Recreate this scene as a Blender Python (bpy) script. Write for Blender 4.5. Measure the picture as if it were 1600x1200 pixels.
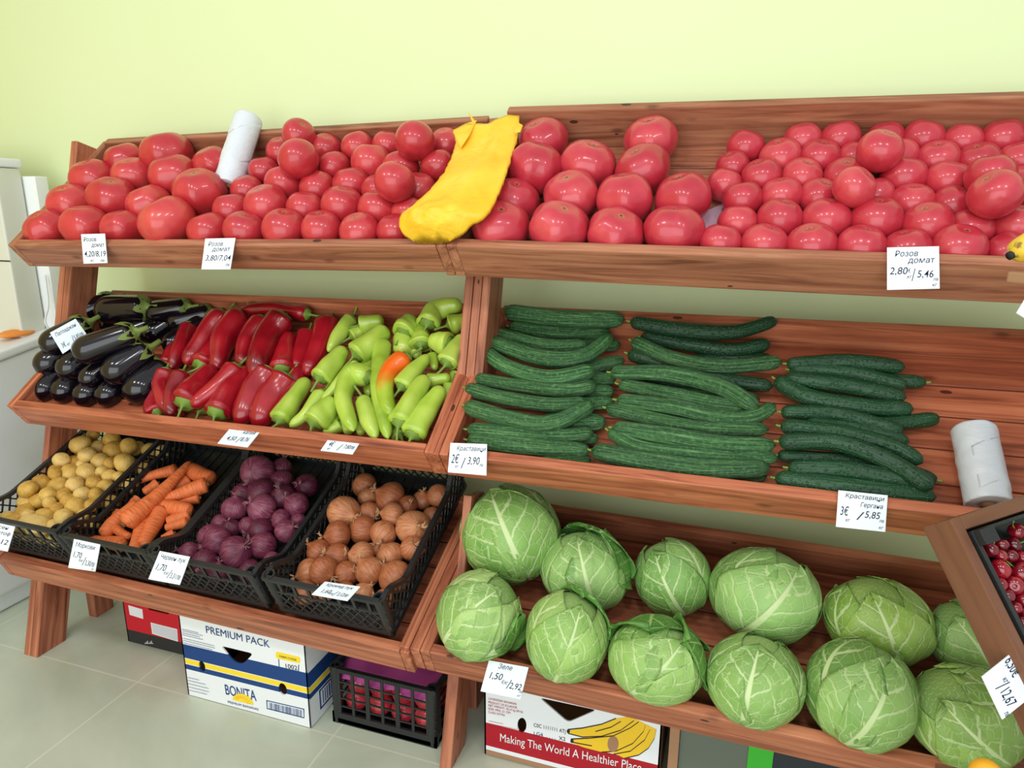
import bpy, bmesh, math, random
import numpy as np
from mathutils import Vector, Matrix, noise
for o in list(bpy.data.objects): bpy.data.objects.remove(o)
S = bpy.context.scene
COL = S.collection
R0 = math.radians
rnd = random.Random(7)

# ------------------------------------------------------------ camera
F = 1080.0
YAW, PITCH, ROLL, CH = .320, .247, -.0063, 1.35
def cam_axes():
    cy, sy, cp, sp = math.cos(YAW), math.sin(YAW), math.cos(PITCH), math.sin(PITCH)
    fwd = np.array([-sy*cp, cy*cp, -sp]); right = np.array([cy, sy, 0.]); down = np.cross(fwd, right)
    c, s = math.cos(ROLL), math.sin(ROLL)
    return c*right+s*down, -s*right+c*down, fwd
AR, AD, AF = cam_axes()
CAM = np.array([0., 0., CH])
cd = bpy.data.cameras.new('camera'); cam = bpy.data.objects.new('camera', cd); COL.objects.link(cam)
cd.sensor_width = 36; cd.lens = F/1600*36; cd.clip_start = .05
mw = Matrix.Identity(4)
for i in range(3):
    mw[i][0] = AR[i]; mw[i][1] = -AD[i]; mw[i][2] = -AF[i]; mw[i][3] = CAM[i]
cam.matrix_world = mw
S.camera = cam
# ------------------------------------------------------------ world, lights, exposure
S.view_settings.view_transform = 'Standard'; S.view_settings.look = 'None'
S.view_settings.exposure = -0.2; S.view_settings.gamma = 1; S.view_settings.use_curve_mapping = False
wd = bpy.data.worlds.new('daylight'); S.world = wd; wd.use_nodes = True
bg = wd.node_tree.nodes['Background']; bg.inputs[0].default_value = (.92, .98, 1, 1); bg.inputs[1].default_value = .85
def area(name, loc, target, sx, sy, power, col=(1, 1, 1)):
    l = bpy.data.lights.new(name, 'AREA'); l.shape = 'RECTANGLE'; l.size = sx; l.size_y = sy; l.energy = power; l.color = col
    o = bpy.data.objects.new(name, l); COL.objects.link(o); o.location = loc
    o.rotation_euler = (Vector(target)-Vector(loc)).to_track_quat('-Z', 'Y').to_euler()
    return o
area('shop_window_light', (-.6, -2.6, 1.35), (-.6, 1.5, .9), 5.0, 2.6, 128, (.94, .98, 1))

for lx in (-2.0, -1.0, 0., 1.0): area('ceiling_lamp_light', (lx, -.1, 2.7), (lx, .9, 0), .3, .3, 9, (1, .99, .96))

# ------------------------------------------------------------ projection of photo points onto the shelves
def ray(u, v): return AF + AR*((u-800)/F) + AD*((v-600)/F)
def on_axis(u, v, ax, val):
    d = ray(u, v); return CAM + d*((val-CAM[ax])/d[ax])
def on_plane(u, v, p, n):
    d = ray(u, v); t = ((np.asarray(p)-CAM)@n)/(d@n); return CAM+d*t, t
TR = {'Lt': ((-2.0, 1.45, 1.243), (-.665, 1.45, 1.27), 40, .083), 'Lm': ((-2.0, 1.367, .79), (-.667, 1.367, .807), 36, .086),
      'Lb': ((-2.0, 1.256, .365), (-.69, 1.256, .35), 24, .084), 'Rt': ((-.615, 1.45, 1.271), (.72, 1.45, 1.257), 40, .095),
      'Rm': ((-.605, 1.367, .806), (.72, 1.367, .812), 36, .086), 'Rb': ((-.612, 1.256, .365), (.72, 1.256, .353), 24, .082)}
TL = .49
def frame(k):
    a, b, th, h = TR[k]; a = np.array(a); b = np.array(b); th = R0(th)
    ex = (b-a)/np.linalg.norm(b-a); s = np.array([0, math.cos(th), math.sin(th)]); s = s-ex*(s@ex); s /= np.linalg.norm(s)
    n = np.cross(ex, s); return a-n*h, ex, s, n
FR = {k: frame(k) for k in TR}
def put(k, u, v, h):                      # a point at height h over the bottom plane of shelf k
    O, ex, s, n = FR[k]; return on_plane(u, v, O+n*h, n)

# ------------------------------------------------------------ materials
def lin(c):
    return tuple(((x/255)/12.92 if x/255 <= .04045 else ((x/255+.055)/1.055)**2.4) for x in c)+(1,)
class G:
    def __init__(s, name, rough=.5, spec=.5, base=None, **kw):
        s.m = bpy.data.materials.new(name); s.m.use_nodes = True; s.t = s.m.node_tree
        s.b = s.t.nodes['Principled BSDF']; s.b.inputs['Roughness'].default_value = rough
        s.b.inputs['Specular IOR Level'].default_value = spec
        if base: s.b.inputs['Base Color'].default_value = lin(base)
        for k, v in kw.items(): s.b.inputs[k.replace('_', ' ')].default_value = v
    def n(s, typ, props=None, **ins):
        d = s.t.nodes.new('ShaderNode'+typ)
        for k, v in (props or {}).items(): setattr(d, k, v)
        for k, v in ins.items():
            key = int(k[1:]) if k[0] == '_' else k
            s.set(d.inputs[key], v)
        return d
    def set(s, inp, v):
        if isinstance(v, bpy.types.NodeSocket): s.t.links.new(v, inp)
        elif isinstance(v, bpy.types.Node): s.t.links.new(v.outputs[0], inp)
        else: inp.default_value = v
    def math(s, op, a, b=0, c=0, clamp=False): return s.n('Math', {'operation': op, 'use_clamp': clamp}, _0=a, _1=b, _2=c).outputs[0]
    def mix(s, f, a, b, blend='MIX'):
        d = s.n('Mix', {'data_type': 'RGBA', 'blend_type': blend})
        s.set(d.inputs[0], f); s.set(d.inputs[6], a); s.set(d.inputs[7], b); return d.outputs[2]
    def ramp(s, f, stops, interp='LINEAR'):
        d = s.n('ValToRGB', Fac=f); r = d.color_ramp; r.interpolation = interp
        while len(r.elements) < len(stops): r.elements.new(.5)
        for e, (p, c) in zip(r.elements, stops): e.position = p; e.color = c if len(c) == 4 else lin(c)
        return d.outputs[0]
    def coord(s, which='Object', scale=(1, 1, 1), loc=(0, 0, 0)):
        c = s.n('TexCoord'); mp = s.n('Mapping', Vector=c.outputs[which]); mp.inputs['Scale'].default_value = scale
        s.set(mp.inputs['Location'], loc); return mp.outputs[0]
    def noise(s, vec, scale=5, detail=3, rough=.5, dist=0):
        return s.n('TexNoise', Vector=vec, Scale=scale, Detail=detail, Roughness=rough, Distortion=dist).outputs[0]
    def voro(s, vec, scale, feature='F1', rand=1.0):
        return s.n('TexVoronoi', {'feature': feature}, Vector=vec, Scale=scale, Randomness=rand).outputs[0]
    def info(s, i): return s.n('ObjectInfo').outputs[i]
    def col(s, v): s.set(s.b.inputs['Base Color'], v)
    def bump(s, h, strength=.3, dist=.01): s.set(s.b.inputs['Normal'], s.n('Bump', Strength=strength, Distance=dist, Height=h).outputs[0])
BW = lambda v: (v, v, v, 1)
def plain(name, c, rough=.5, spec=.5, **kw): return G(name, rough, spec, c, **kw).m

def make_wood():
    g = G('stained_pine', .42, .35)
    rv = g.info('Random'); off = g.n('CombineXYZ', X=g.math('MULTIPLY', rv, 9), Y=g.math('MULTIPLY', rv, 5), Z=g.math('MULTIPLY', rv, 7))
    v = g.coord('Object', (1.6, 26, 26), off)
    a = g.noise(v, 1.2, 5, .6, 1.6)
    v2 = g.coord('Object', (1, 5, 5), off); b = g.noise(v2, 3, 3, .55)
    fine = g.noise(g.coord('Object', (6, 240, 240), off), 1, 2)
    c = g.ramp(a, [(.3, (112, 64, 46)), (.5, (174, 110, 82)), (.72, (204, 142, 108))])
    c = g.mix(g.math('MULTIPLY', g.ramp(b, [(.35, BW(0)), (.75, BW(1))]), .35), c, lin((126, 72, 52)))
    kn = g.voro(g.coord('Object', (3.2, 7, 7), off), 1.7)
    c = g.mix(g.math('MULTIPLY', g.ramp(kn, [(.04, BW(1)), (.12, BW(0))]), .6), c, lin((70, 34, 24)))
    nail = g.math('MULTIPLY', g.math('LESS_THAN', g.voro(g.coord('Object', (7, 16, 16), off), 1.0), .085), g.math('GREATER_THAN', b, .5))
    c = g.mix(g.math('MULTIPLY', nail, .85), c, lin((48, 26, 20)))
    c = g.mix(1.0, c, g.info('Color'), 'MULTIPLY')
    g.col(c); g.bump(g.math('ADD', g.math('MULTIPLY', a, .6), g.math('MULTIPLY', fine, .4)), .35, .004)
    return g.m
WOOD = make_wood()

def make_tomato():
    g = G('tomato_skin', .33, .4); g.b.inputs['Coat Weight'].default_value = .4; g.b.inputs['Coat Roughness'].default_value = .07
    rv = g.info('Random')
    n1 = g.noise(g.coord('Object', (1, 1, 1)), 1.6, 2)
    c = g.ramp(g.math('ADD', g.math('MULTIPLY', n1, .7), g.math('MULTIPLY', rv, .3)), [(.3, (178, 42, 54)), (.55, (194, 56, 66)), (.8, (204, 78, 78))])
    sp = g.n('SeparateXYZ', Vector=g.n('TexCoord').outputs['Object'])
    rr = g.math('SQRT', g.math('ADD', g.math('MULTIPLY', sp.outputs[0], sp.outputs[0]), g.math('MULTIPLY', sp.outputs[1], sp.outputs[1])))
    up = g.math('GREATER_THAN', sp.outputs[2], .2)
    wob = g.math('MULTIPLY', g.noise(g.coord('Object', (9, 9, 1)), 2, 2), .13)
    pale = g.math('MULTIPLY', g.ramp(g.math('ADD', rr, g.math('MULTIPLY', wob, 1)), [(.13, BW(1)), (.2, BW(0))]), up)
    c = g.mix(g.math('MULTIPLY', pale, .75), c, lin((178, 130, 92)))
    hole = g.math('MULTIPLY', g.math('LESS_THAN', g.math('ADD', rr, wob), .125), up)
    c = g.mix(hole, c, lin((84, 46, 34)))
    c = g.mix(1.0, c, g.info('Color'), 'MULTIPLY'); g.col(c)
    return g.m
TOM = make_tomato()

def make_cuke(name, dark, light, spots):
    g = G(name, .34, .42)
    uv = g.n('TexCoord').outputs['UV']; rv = g.info('Random')
    mp = g.n('Mapping', Vector=uv); mp.inputs['Scale'].default_value = (34, 3.0, 1); g.set(mp.inputs['Location'], g.n('CombineXYZ', X=g.math('MULTIPLY', rv, 31), Y=rv))
    st = g.noise(mp.outputs[0], 1.0, 3, .6, .9)
    pimp = g.voro(g.n('TexCoord').outputs['Object'], 210 if not spots else 150)
    wr = g.noise(g.coord('Object'), 120, 3, .6)
    c = g.ramp(st, [(.34, dark), (.56, tuple((a+b)//2 for a, b in zip(dark, light))), (.76, light)])
    if spots: c = g.mix(g.math('MULTIPLY', g.ramp(pimp, [(.1, BW(1)), (.3, BW(0))]), .32), c, lin((104, 140, 100)))
    else: c = g.mix(g.math('MULTIPLY', g.ramp(wr, [(.5, BW(0)), (.7, BW(1))]), .4), c, lin(light))
    c = g.mix(1.0, c, g.info('Color'), 'MULTIPLY')
    g.col(c)
    h = g.math('ADD', g.math('MULTIPLY', st, 1.0), g.math('MULTIPLY', wr, .6))
    if spots: h = g.math('SUBTRACT', g.math('MULTIPLY', st, .3), g.math('MINIMUM', pimp, .4))
    g.bump(h, 1.0, .006); return g.m
CUKE_W = make_cuke('ridged_cucumber_skin', (20, 62, 32), (112, 160, 96), False)
CUKE_D = make_cuke('warty_cucumber_skin', (18, 52, 32), (50, 98, 58), True)

def make_pepper(name, stops, rough):
    g = G(name, rough, .5); g.b.inputs['Coat Weight'].default_value = .3; g.b.inputs['Coat Roughness'].default_value = .08
    n1 = g.noise(g.coord('Object'), 14, 2); rv = g.info('Random')
    c = g.ramp(g.math('ADD', g.math('MULTIPLY', n1, .75), g.math('MULTIPLY', rv, .25)), stops)
    c = g.mix(1.0, c, g.info('Color'), 'MULTIPLY')
    g.col(c); g.bump(g.noise(g.coord('Object'), 40, 2), .18, .004); return g
RPEP = make_pepper('red_pepper_skin', [(.3, (112, 6, 18)), (.5, (150, 14, 30)), (.75, (172, 26, 38))], .26).m
GPEP = make_pepper('green_pepper_skin', [(.3, (136, 168, 46)), (.5, (168, 196, 70)), (.75, (188, 210, 92))], .28).m
def make_turning():
    g = make_pepper('turning_pepper_skin', [(.3, (140, 172, 40)), (.5, (168, 196, 56)), (.75, (190, 206, 70))], .28)
    uv = g.n('SeparateXYZ', Vector=g.n('TexCoord').outputs['UV'])
    f = g.math('ADD', uv.outputs[1], g.math('MULTIPLY', g.noise(g.coord('Object'), 30, 2), .25))
    base = g.b.inputs['Base Color'].links[0].from_socket
    g.col(g.mix(g.ramp(f, [(.5, BW(1)), (.78, BW(0))]), base, lin((238, 104, 22)))); return g.m
TURN = make_turning()
PSTEM = plain('pepper_stem', (112, 142, 52), .5)
EGG = G('eggplant_skin', .14, .45, (16, 11, 19)); EGG.b.inputs['Coat Weight'].default_value = .3; EGG.b.inputs['Coat Roughness'].default_value = .06
EGG = EGG.m
CALYX = plain('eggplant_calyx', (120, 140, 66), .6)

def make_onion(name, dark, mid, light):
    g = G(name, .32, .45)
    sp = g.n('SeparateXYZ', Vector=g.n('TexCoord').outputs['Object'])
    ang = g.math('ARCTAN2', sp.outputs[1], sp.outputs[0]); rv = g.info('Random')
    v = g.n('CombineXYZ', X=g.math('MULTIPLY', ang, 5), Y=g.math('MULTIPLY', sp.outputs[2], .8), Z=g.math('MULTIPLY', rv, 20))
    st = g.noise(v, 2.2, 3, .6)
    big = g.noise(g.coord('Object', (1, 1, 1)), 2.2, 2)
    c = g.ramp(g.math('ADD', g.math('MULTIPLY', st, .6), g.math('MULTIPLY', g.math('ADD', big, rv), .2)), [(.3, dark), (.5, mid), (.72, light)])
    g.col(c); g.bump(st, .25, .02); return g.m
ONION = make_onion('brown_onion_skin', (138, 74, 44), (176, 104, 66), (206, 148, 104))
RONION = make_onion('red_onion_skin', (64, 20, 42), (108, 42, 66), (156, 88, 108))
DRY = plain('dry_onion_neck', (190, 148, 108), .8)
DRYP = plain('dry_red_onion_neck', (142, 96, 100), .8)
def make_potato():
    g = G('potato_skin', .5, .35); n1 = g.noise(g.coord('Object'), 2, 3); rv = g.info('Random')
    c = g.ramp(g.math('ADD', g.math('MULTIPLY', n1, .6), g.math('MULTIPLY', rv, .4)), [(.25, (186, 142, 58)), (.5, (212, 172, 84)), (.75, (226, 196, 124))])
    sp = g.voro(g.coord('Object'), 5); c = g.mix(g.math('MULTIPLY', g.ramp(sp, [(.05, BW(1)), (.12, BW(0))]), .5), c, lin((120, 84, 44)))
    g.col(c); g.bump(g.noise(g.coord('Object'), 6, 3), .2, .05); return g.m
POT = make_potato()
def make_carrot():
    g = G('carrot_skin', .5, .35)
    uv = g.n('Mapping', Vector=g.n('TexCoord').outputs['UV']); uv.inputs['Scale'].default_value = (2, 22, 1)
    n1 = g.noise(uv.outputs[0], 2, 3, .6)
    g.col(g.ramp(n1, [(.3, (178, 82, 36)), (.5, (220, 112, 58)), (.75, (232, 140, 90))])); g.bump(n1, .3, .004); return g.m
CARROT = make_carrot()
def make_leaf(name, deep, pale, vein):
    g = G(name, .38, .4)
    sp = g.n('SeparateXYZ', Vector=g.n('TexCoord').outputs['UV'])      # x across -1..1 (stored 0..1), y along
    a = g.math('ABSOLUTE', g.math('MULTIPLY_ADD', sp.outputs[0], 2, -1)); b = sp.outputs[1]
    nz = g.noise(g.coord('UV', (3, 3, 1)), 1.5, 3)
    sid = g.math('SIGN', g.math('SUBTRACT', sp.outputs[0], .5))
    mid = g.ramp(g.math('DIVIDE', a, g.math('MULTIPLY_ADD', b, -.075, .1)), [(.55, BW(1)), (1, BW(0))])
    q = g.math('ADD', g.math('SUBTRACT', g.math('MULTIPLY', b, 5.2), g.math('MULTIPLY', a, 2.3)), g.math('ADD', g.math('MULTIPLY', nz, .9), g.math('MULTIPLY', sid, .22)))
    fr = g.math('ABSOLUTE', g.math('SUBTRACT', g.math('FRACT', q), .5))
    side = g.math('MULTIPLY', g.ramp(fr, [(.035, BW(1)), (.09, BW(0))]), g.math('MULTIPLY_ADD', a, -.55, 1.0))
    net = g.n('TexVoronoi', {'feature': 'DISTANCE_TO_EDGE'}, Vector=g.coord('UV', (7, 9, 1)), Scale=1.3).outputs[0]
    netf = g.math('MULTIPLY', g.ramp(net, [(.015, BW(1)), (.05, BW(0))]), .4)
    vf = g.math('MAXIMUM', g.math('MAXIMUM', mid, g.math('MULTIPLY', side, .85)), netf)
    c = g.ramp(g.math('ADD', g.math('MULTIPLY', g.noise(g.coord('Object'), 9, 3), .7), g.math('MULTIPLY', g.info('Random'), .3)), [(.3, deep), (.68, pale)])
    c = g.mix(1.0, c, g.info('Color'), 'MULTIPLY')
    c = g.mix(vf, c, lin(vein)); g.col(c)
    g.bump(g.math('ADD', vf, g.math('MULTIPLY', g.noise(g.coord('Object'), 26, 3), 1.0)), .4, .008); return g.m
LEAF = make_leaf('cabbage_leaf', (108, 152, 72), (152, 190, 106), (196, 216, 156))
OLEAF = make_leaf('cabbage_outer_leaf', (66, 118, 48), (98, 150, 66), (158, 196, 112))
BLACK = plain('black_plastic', (32, 35, 36), .38, .5)
def make_bag():
    g = G('white_plastic_film', .3, .5, (216, 222, 228)); g.bump(g.noise(g.coord('Object', (6, 6, 22)), 3, 4, .6), .5, .006); return g.m
FILM = make_bag()
def make_ybag():
    g = G('yellow_plastic_film', .38, .4); n1 = g.noise(g.coord('Object'), 9, 3)
    g.col(g.ramp(n1, [(.3, (242, 180, 30)), (.6, (248, 200, 52)), (.8, (250, 214, 96))])); g.bump(g.noise(g.coord('Object', (1, 1, 1)), 22, 4, .6, 1), .5, .01)
    g.b.inputs['Subsurface Weight'].default_value = .0; return g.m
YBAG = make_ybag()
PAPER = plain('white_paper', (232, 242, 248), .7, .3)
INK = plain('blue_ink', (12, 20, 56), .6, .2)
CARD = plain('kraft_cardboard', (160, 122, 92), .8, .2)
CWHITE = plain('white_cardboard', (226, 230, 232), .6, .3)
NAVY = plain('navy_print', (26, 62, 120), .6, .3); YEL = plain('yellow_print', (238, 208, 52), .6, .3)
REDP = plain('red_print', (170, 24, 40), .6, .3); DKRED = plain('bright_red_cardboard', (196, 28, 42), .6, .3); BLK = plain('black_print', (36, 36, 36), .6, .3)
HOLE = plain('box_interior', (60, 54, 48), .9, .1)
WHITEM = plain('white_enamel', (228, 232, 232), .35, .5)
MAGENTA = plain('magenta_paper', (178, 74, 142), .7, .3)

# ------------------------------------------------------------ object helpers
WM = {}
def link(o, W, parent=None):
    COL.objects.link(o)
    if parent is not None: o.parent = parent; o.matrix_basis = WM[parent.name].inverted() @ W
    else: o.matrix_basis = W
    WM[o.name] = W.copy(); return o
def T(p): return Matrix.Translation(Vector(p))
def basis(p, ex, ey, ez):
    m = Matrix.Identity(4)
    for i in range(3): m[i][0] = ex[i]; m[i][1] = ey[i]; m[i][2] = ez[i]; m[i][3] = p[i]
    return m
def tag(o, label, cat, group=None, kind=None):
    if label: o['label'] = label
    if cat: o['category'] = cat
    if group: o['group'] = group
    if kind: o['kind'] = kind
    return o
def empty(name, p, label, cat, group=None):
    o = bpy.data.objects.new(name, None); o.empty_display_size = .05; link(o, T(p)); return tag(o, label, cat, group)
def mesh(name, vs, fs, mats, smooth=True, uv=None, mi=None):
    me = bpy.data.meshes.new(name); me.from_pydata([tuple(v) for v in vs], [], fs)
    for m in (mats if isinstance(mats, (list, tuple)) else [mats]): me.materials.append(m)
    if smooth: me.polygons.foreach_set('use_smooth', [True]*len(me.polygons))
    if mi: me.polygons.foreach_set('material_index', mi)
    if uv is not None:
        l = me.uv_layers.new(name='UVMap')
        for p in me.polygons:
            for li, vi in zip(p.loop_indices, p.vertices): l.data[li].uv = uv[vi] if not isinstance(uv, dict) else uv[(p.index, vi)]
    me.update(); return me
def wobj(name, vs, fs, mats, parent=None, smooth=True, uv=None, origin=None, mi=None):    # world vertices -> object
    vs = np.array(vs, float); c = vs.mean(0) if origin is None else np.array(origin)
    return link(bpy.data.objects.new(name, mesh(name, vs-c, fs, mats, smooth, uv, mi)), T(c), parent)
def lobj(name, me, W, parent=None): return link(bpy.data.objects.new(name, me), W, parent)
class MB:
    def __init__(s): s.v = []; s.f = []; s.mi = []
    def add(s, vs, fs, m=0):
        b = len(s.v); s.v += [tuple(v) for v in vs]; s.f += [tuple(i+b for i in f) for f in fs]; s.mi += [m]*len(fs)
    def box(s, lo, hi, m=0, sh=None):
        x0, y0, z0 = lo; x1, y1, z1 = hi
        vs = [(x0, y0, z0), (x1, y0, z0), (x1, y1, z0), (x0, y1, z0), (x0, y0, z1), (x1, y0, z1), (x1, y1, z1), (x0, y1, z1)]
        s.add(vs, [(0, 3, 2, 1), (4, 5, 6, 7), (0, 1, 5, 4), (1, 2, 6, 5), (2, 3, 7, 6), (3, 0, 4, 7)], m)
    def bar(s, a, b, w, t, up=(0, 0, 1), m=0):
        a = Vector(a); b = Vector(b); d = (b-a).normalized(); u = Vector(up); x = d.cross(u)
        if x.length < 1e-5: x = d.cross(Vector((1, 0, 0)))
        x.normalize(); y = x.cross(d); vs = []
        for p in (a, b):
            for i, j in ((-1, -1), (1, -1), (1, 1), (-1, 1)): vs.append(p+x*i*w/2+y*j*t/2)
        s.add(vs, [(3, 2, 1, 0), (4, 5, 6, 7), (0, 1, 5, 4), (1, 2, 6, 5), (2, 3, 7, 6), (3, 0, 4, 7)], m)
    def cyl(s, a, b, r0, r1=None, n=16, m=0, caps=True):
        r1 = r0 if r1 is None else r1; a = Vector(a); b = Vector(b); d = (b-a).normalized(); x = d.orthogonal().normalized(); y = d.cross(x); vs = []
        for p, r in ((a, r0), (b, r1)):
            for i in range(n): t = 2*math.pi*i/n; vs.append(p+(x*math.cos(t)+y*math.sin(t))*r)
        fs = [(i, (i+1) % n, n+(i+1) % n, n+i) for i in range(n)]
        if caps: fs += [tuple(range(n-1, -1, -1)), tuple(range(n, 2*n))]
        s.add(vs, fs, m)
    def mesh(s, name, mats, smooth=False): return mesh(name, s.v, s.f, mats, smooth, mi=s.mi)
def bevel(me, w, seg=2):
    bm = bmesh.new(); bm.from_mesh(me); bmesh.ops.bevel(bm, geom=list(bm.edges), offset=w, segments=seg, affect='EDGES', profile=.6); bm.to_mesh(me); bm.free(); return me
def board(name, p, ex, ey, ez, L, Wd, Th, parent, color=(1, 1, 1), bw=.003, wob=0):      # p = corner, length along ex
    m = MB(); m.box((0, 0, 0), (L, Wd, Th)); me = bevel(m.mesh(name, WOOD), bw)
    o = lobj(name, me, basis(p, ex, ey, ez), parent); o.color = (*color, 1); return o
def smooth_path(pts, n):
    P = [np.array(p, float) for p in pts]
    if len(P) == 2: return [P[0]+(P[1]-P[0])*i/(n-1) for i in range(n)]
    E = [2*P[0]-P[1]]+P+[2*P[-1]-P[-2]]; L = [0]
    for i in range(len(P)-1): L.append(L[-1]+np.linalg.norm(P[i+1]-P[i]))
    out = []
    for i in range(n):
        d = L[-1]*i/(n-1); k = max(j for j in range(len(P)-1) if L[j] <= d+1e-9); t = (d-L[k])/max(1e-9, L[k+1]-L[k])
        a, b, c, e = E[k], E[k+1], E[k+2], E[k+3]
        out.append(.5*((2*b)+(c-a)*t+(2*a-5*b+4*c-e)*t*t+(3*b-a-3*c+e)*t**3))
    return out
def sweep(path, rad, ns=20, sect=None, up=(0, 0, 1)):      # rad(t) radius; sect(t, ang) factor
    n = len(path); vs = []; uv = []; X = None
    for i, p in enumerate(path):
        d = path[min(i+1, n-1)]-path[max(i-1, 0)]; d = d/np.linalg.norm(d)
        if X is None:
            X = np.cross(d, up)
            if np.linalg.norm(X) < 1e-4: X = np.cross(d, (1, 0, 0))
        X = X-d*(X@d); X /= np.linalg.norm(X); Y = np.cross(d, X)
        t = i/(n-1); r = rad(t)
        for j in range(ns):
            a = 2*math.pi*j/ns; q = r*(sect(t, a) if sect else 1)
            vs.append(p+(X*math.cos(a)+Y*math.sin(a))*q); uv.append((j/ns, t))
    fs = [(i*ns+j, i*ns+(j+1) % ns, (i+1)*ns+(j+1) % ns, (i+1)*ns+j) for i in range(n-1) for j in range(ns)]
    fs += [tuple(range(ns-1, -1, -1)), tuple((n-1)*ns+j for j in range(ns))]
    fuv = {}
    for k, f in enumerate(fs):
        for vi in f:
            u, v = uv[vi]
            if k < (n-1)*ns and (k % ns) == ns-1 and vi % ns == 0: u = 1.0
            fuv[(k, vi)] = (u, v)
    return vs, fs, fuv
def ell(t, a=.12, b=.12):      # blunt round-ended profile
    if t < a: return math.sqrt(max(0, 1-(1-t/a)**2))
    if t > 1-b: return math.sqrt(max(0, 1-((t-1+b)/b)**2))
    return 1.0

ORD = ['first', 'second', 'third', 'fourth', 'fifth', 'sixth', 'seventh', 'eighth', 'ninth', 'tenth', 'eleventh', 'twelfth', 'thirteenth', 'fourteenth', 'fifteenth', 'sixteenth']
def auto_rows(items, rowh, fmt, cap=12):     # items: [obj, u, v]; rows counted from the front, places from the left
    its = sorted(items, key=lambda q: -q[2]); rows = []
    for q in its:
        if rows and abs(rows[-1][0][2]-q[2]) < rowh and len(rows[-1]) < cap: rows[-1].append(q)
        else: rows.append([q])
    for i, r in enumerate(rows):
        rn = 'front row' if i == 0 else ('back row' if i == len(rows)-1 else ORD[i]+' row')
        r.sort(key=lambda q: q[1])
        for j, q in enumerate(r):
            pos = (ORD[j]+' from left') if len(r) > 1 else 'alone'
            q[0]['label'] = fmt.format(look=q[3] if len(q) > 3 else '', row=rn, pos=pos).replace('  ', ' ').strip()
def relax(C, rad, pl, floor, iters=30, k=.96, fr=None, bx=None):    # push spheres apart, keep above the shelf bottom
    O, n = pl; C = [np.array(c) for c in C]
    for _ in range(iters):
        for i in range(len(C)):
            for j in range(i):
                d = C[i]-C[j]; L = np.linalg.norm(d); m = (rad[i]+rad[j])*k
                if L < m and L > 1e-6:
                    q = d/L*(m-L)*.5*.6; C[i] = C[i]+q; C[j] = C[j]-q
        for i in range(len(C)):
            h = (C[i]-O)@n; lo = floor+rad[i]*.84
            if h < lo: C[i] = C[i]+n*(lo-h)
            if fr is not None:                      # stay between the boards
                _, ex, s, _ = fr
                for ax, a, b in ((ex, bx[0], bx[1]), (s, bx[2], bx[3])):
                    q = (C[i]-O)@ax; C[i] = C[i]+ax*(min(max(q, a+rad[i]*.97), b-rad[i]*.97)-q)
    return C
# ------------------------------------------------------------ the room
def setting():
    WY = 1.93
    g = G('yellow_wall_paint', .6, .25)
    n1 = g.noise(g.coord('Object'), 1.5, 3); g.col(g.mix(n1, lin((216, 229, 176)), lin((220, 232, 184)))); g.bump(g.noise(g.coord('Object'), 160, 2), .05, .002)
    WALL = g.m
    g = G('tan_wall_paint', .7, .2); g.col(lin((214, 190, 130))); TAN = g.m
    g = G('beige_floor_tile', .16, .45)
    sp = g.n('SeparateXYZ', Vector=g.n('NewGeometry').outputs['Position'])
    def grout(c, o):
        f = g.math('FRACT', g.math('DIVIDE', g.math('SUBTRACT', c, o-20*.661), .661)); return g.math('ABSOLUTE', g.math('SUBTRACT', f, .5))
    gx = grout(sp.outputs[0], -1.588+.3305); gy = grout(sp.outputs[1], 1.318+.3305)
    line = g.ramp(g.math('MINIMUM', gx, gy), [(.002, BW(1)), (.0045, BW(0))])
    cl = g.noise(g.coord('Object'), 2.2, 5, .6, .6)
    c = g.ramp(cl, [(.3, (178, 186, 166)), (.55, (194, 202, 182)), (.75, (206, 212, 194))])
    g.col(g.mix(g.math('MULTIPLY', line, .9), c, lin((222, 220, 204)))); g.set(g.b.inputs['Roughness'], g.math('MULTIPLY_ADD', cl, .25, .1)); FLOOR = g.m
    def slab(name, lo, hi, m):
        b = MB(); b.box(lo, hi); o = lobj(name, b.mesh(name, m), Matrix.Identity(4)); o['kind'] = 'structure'; return o
    slab('floor', (-2.75, -3.2, -.1), (3.2, WY, 0), FLOOR)
    slab('wall_back', (-2.75, WY, -.1), (3.2, WY+.12, 2.9), WALL)
    slab('wall_left', (-2.75, -3.2, -.1), (-2.63, WY+.12, 2.9), TAN)
setting()

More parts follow.
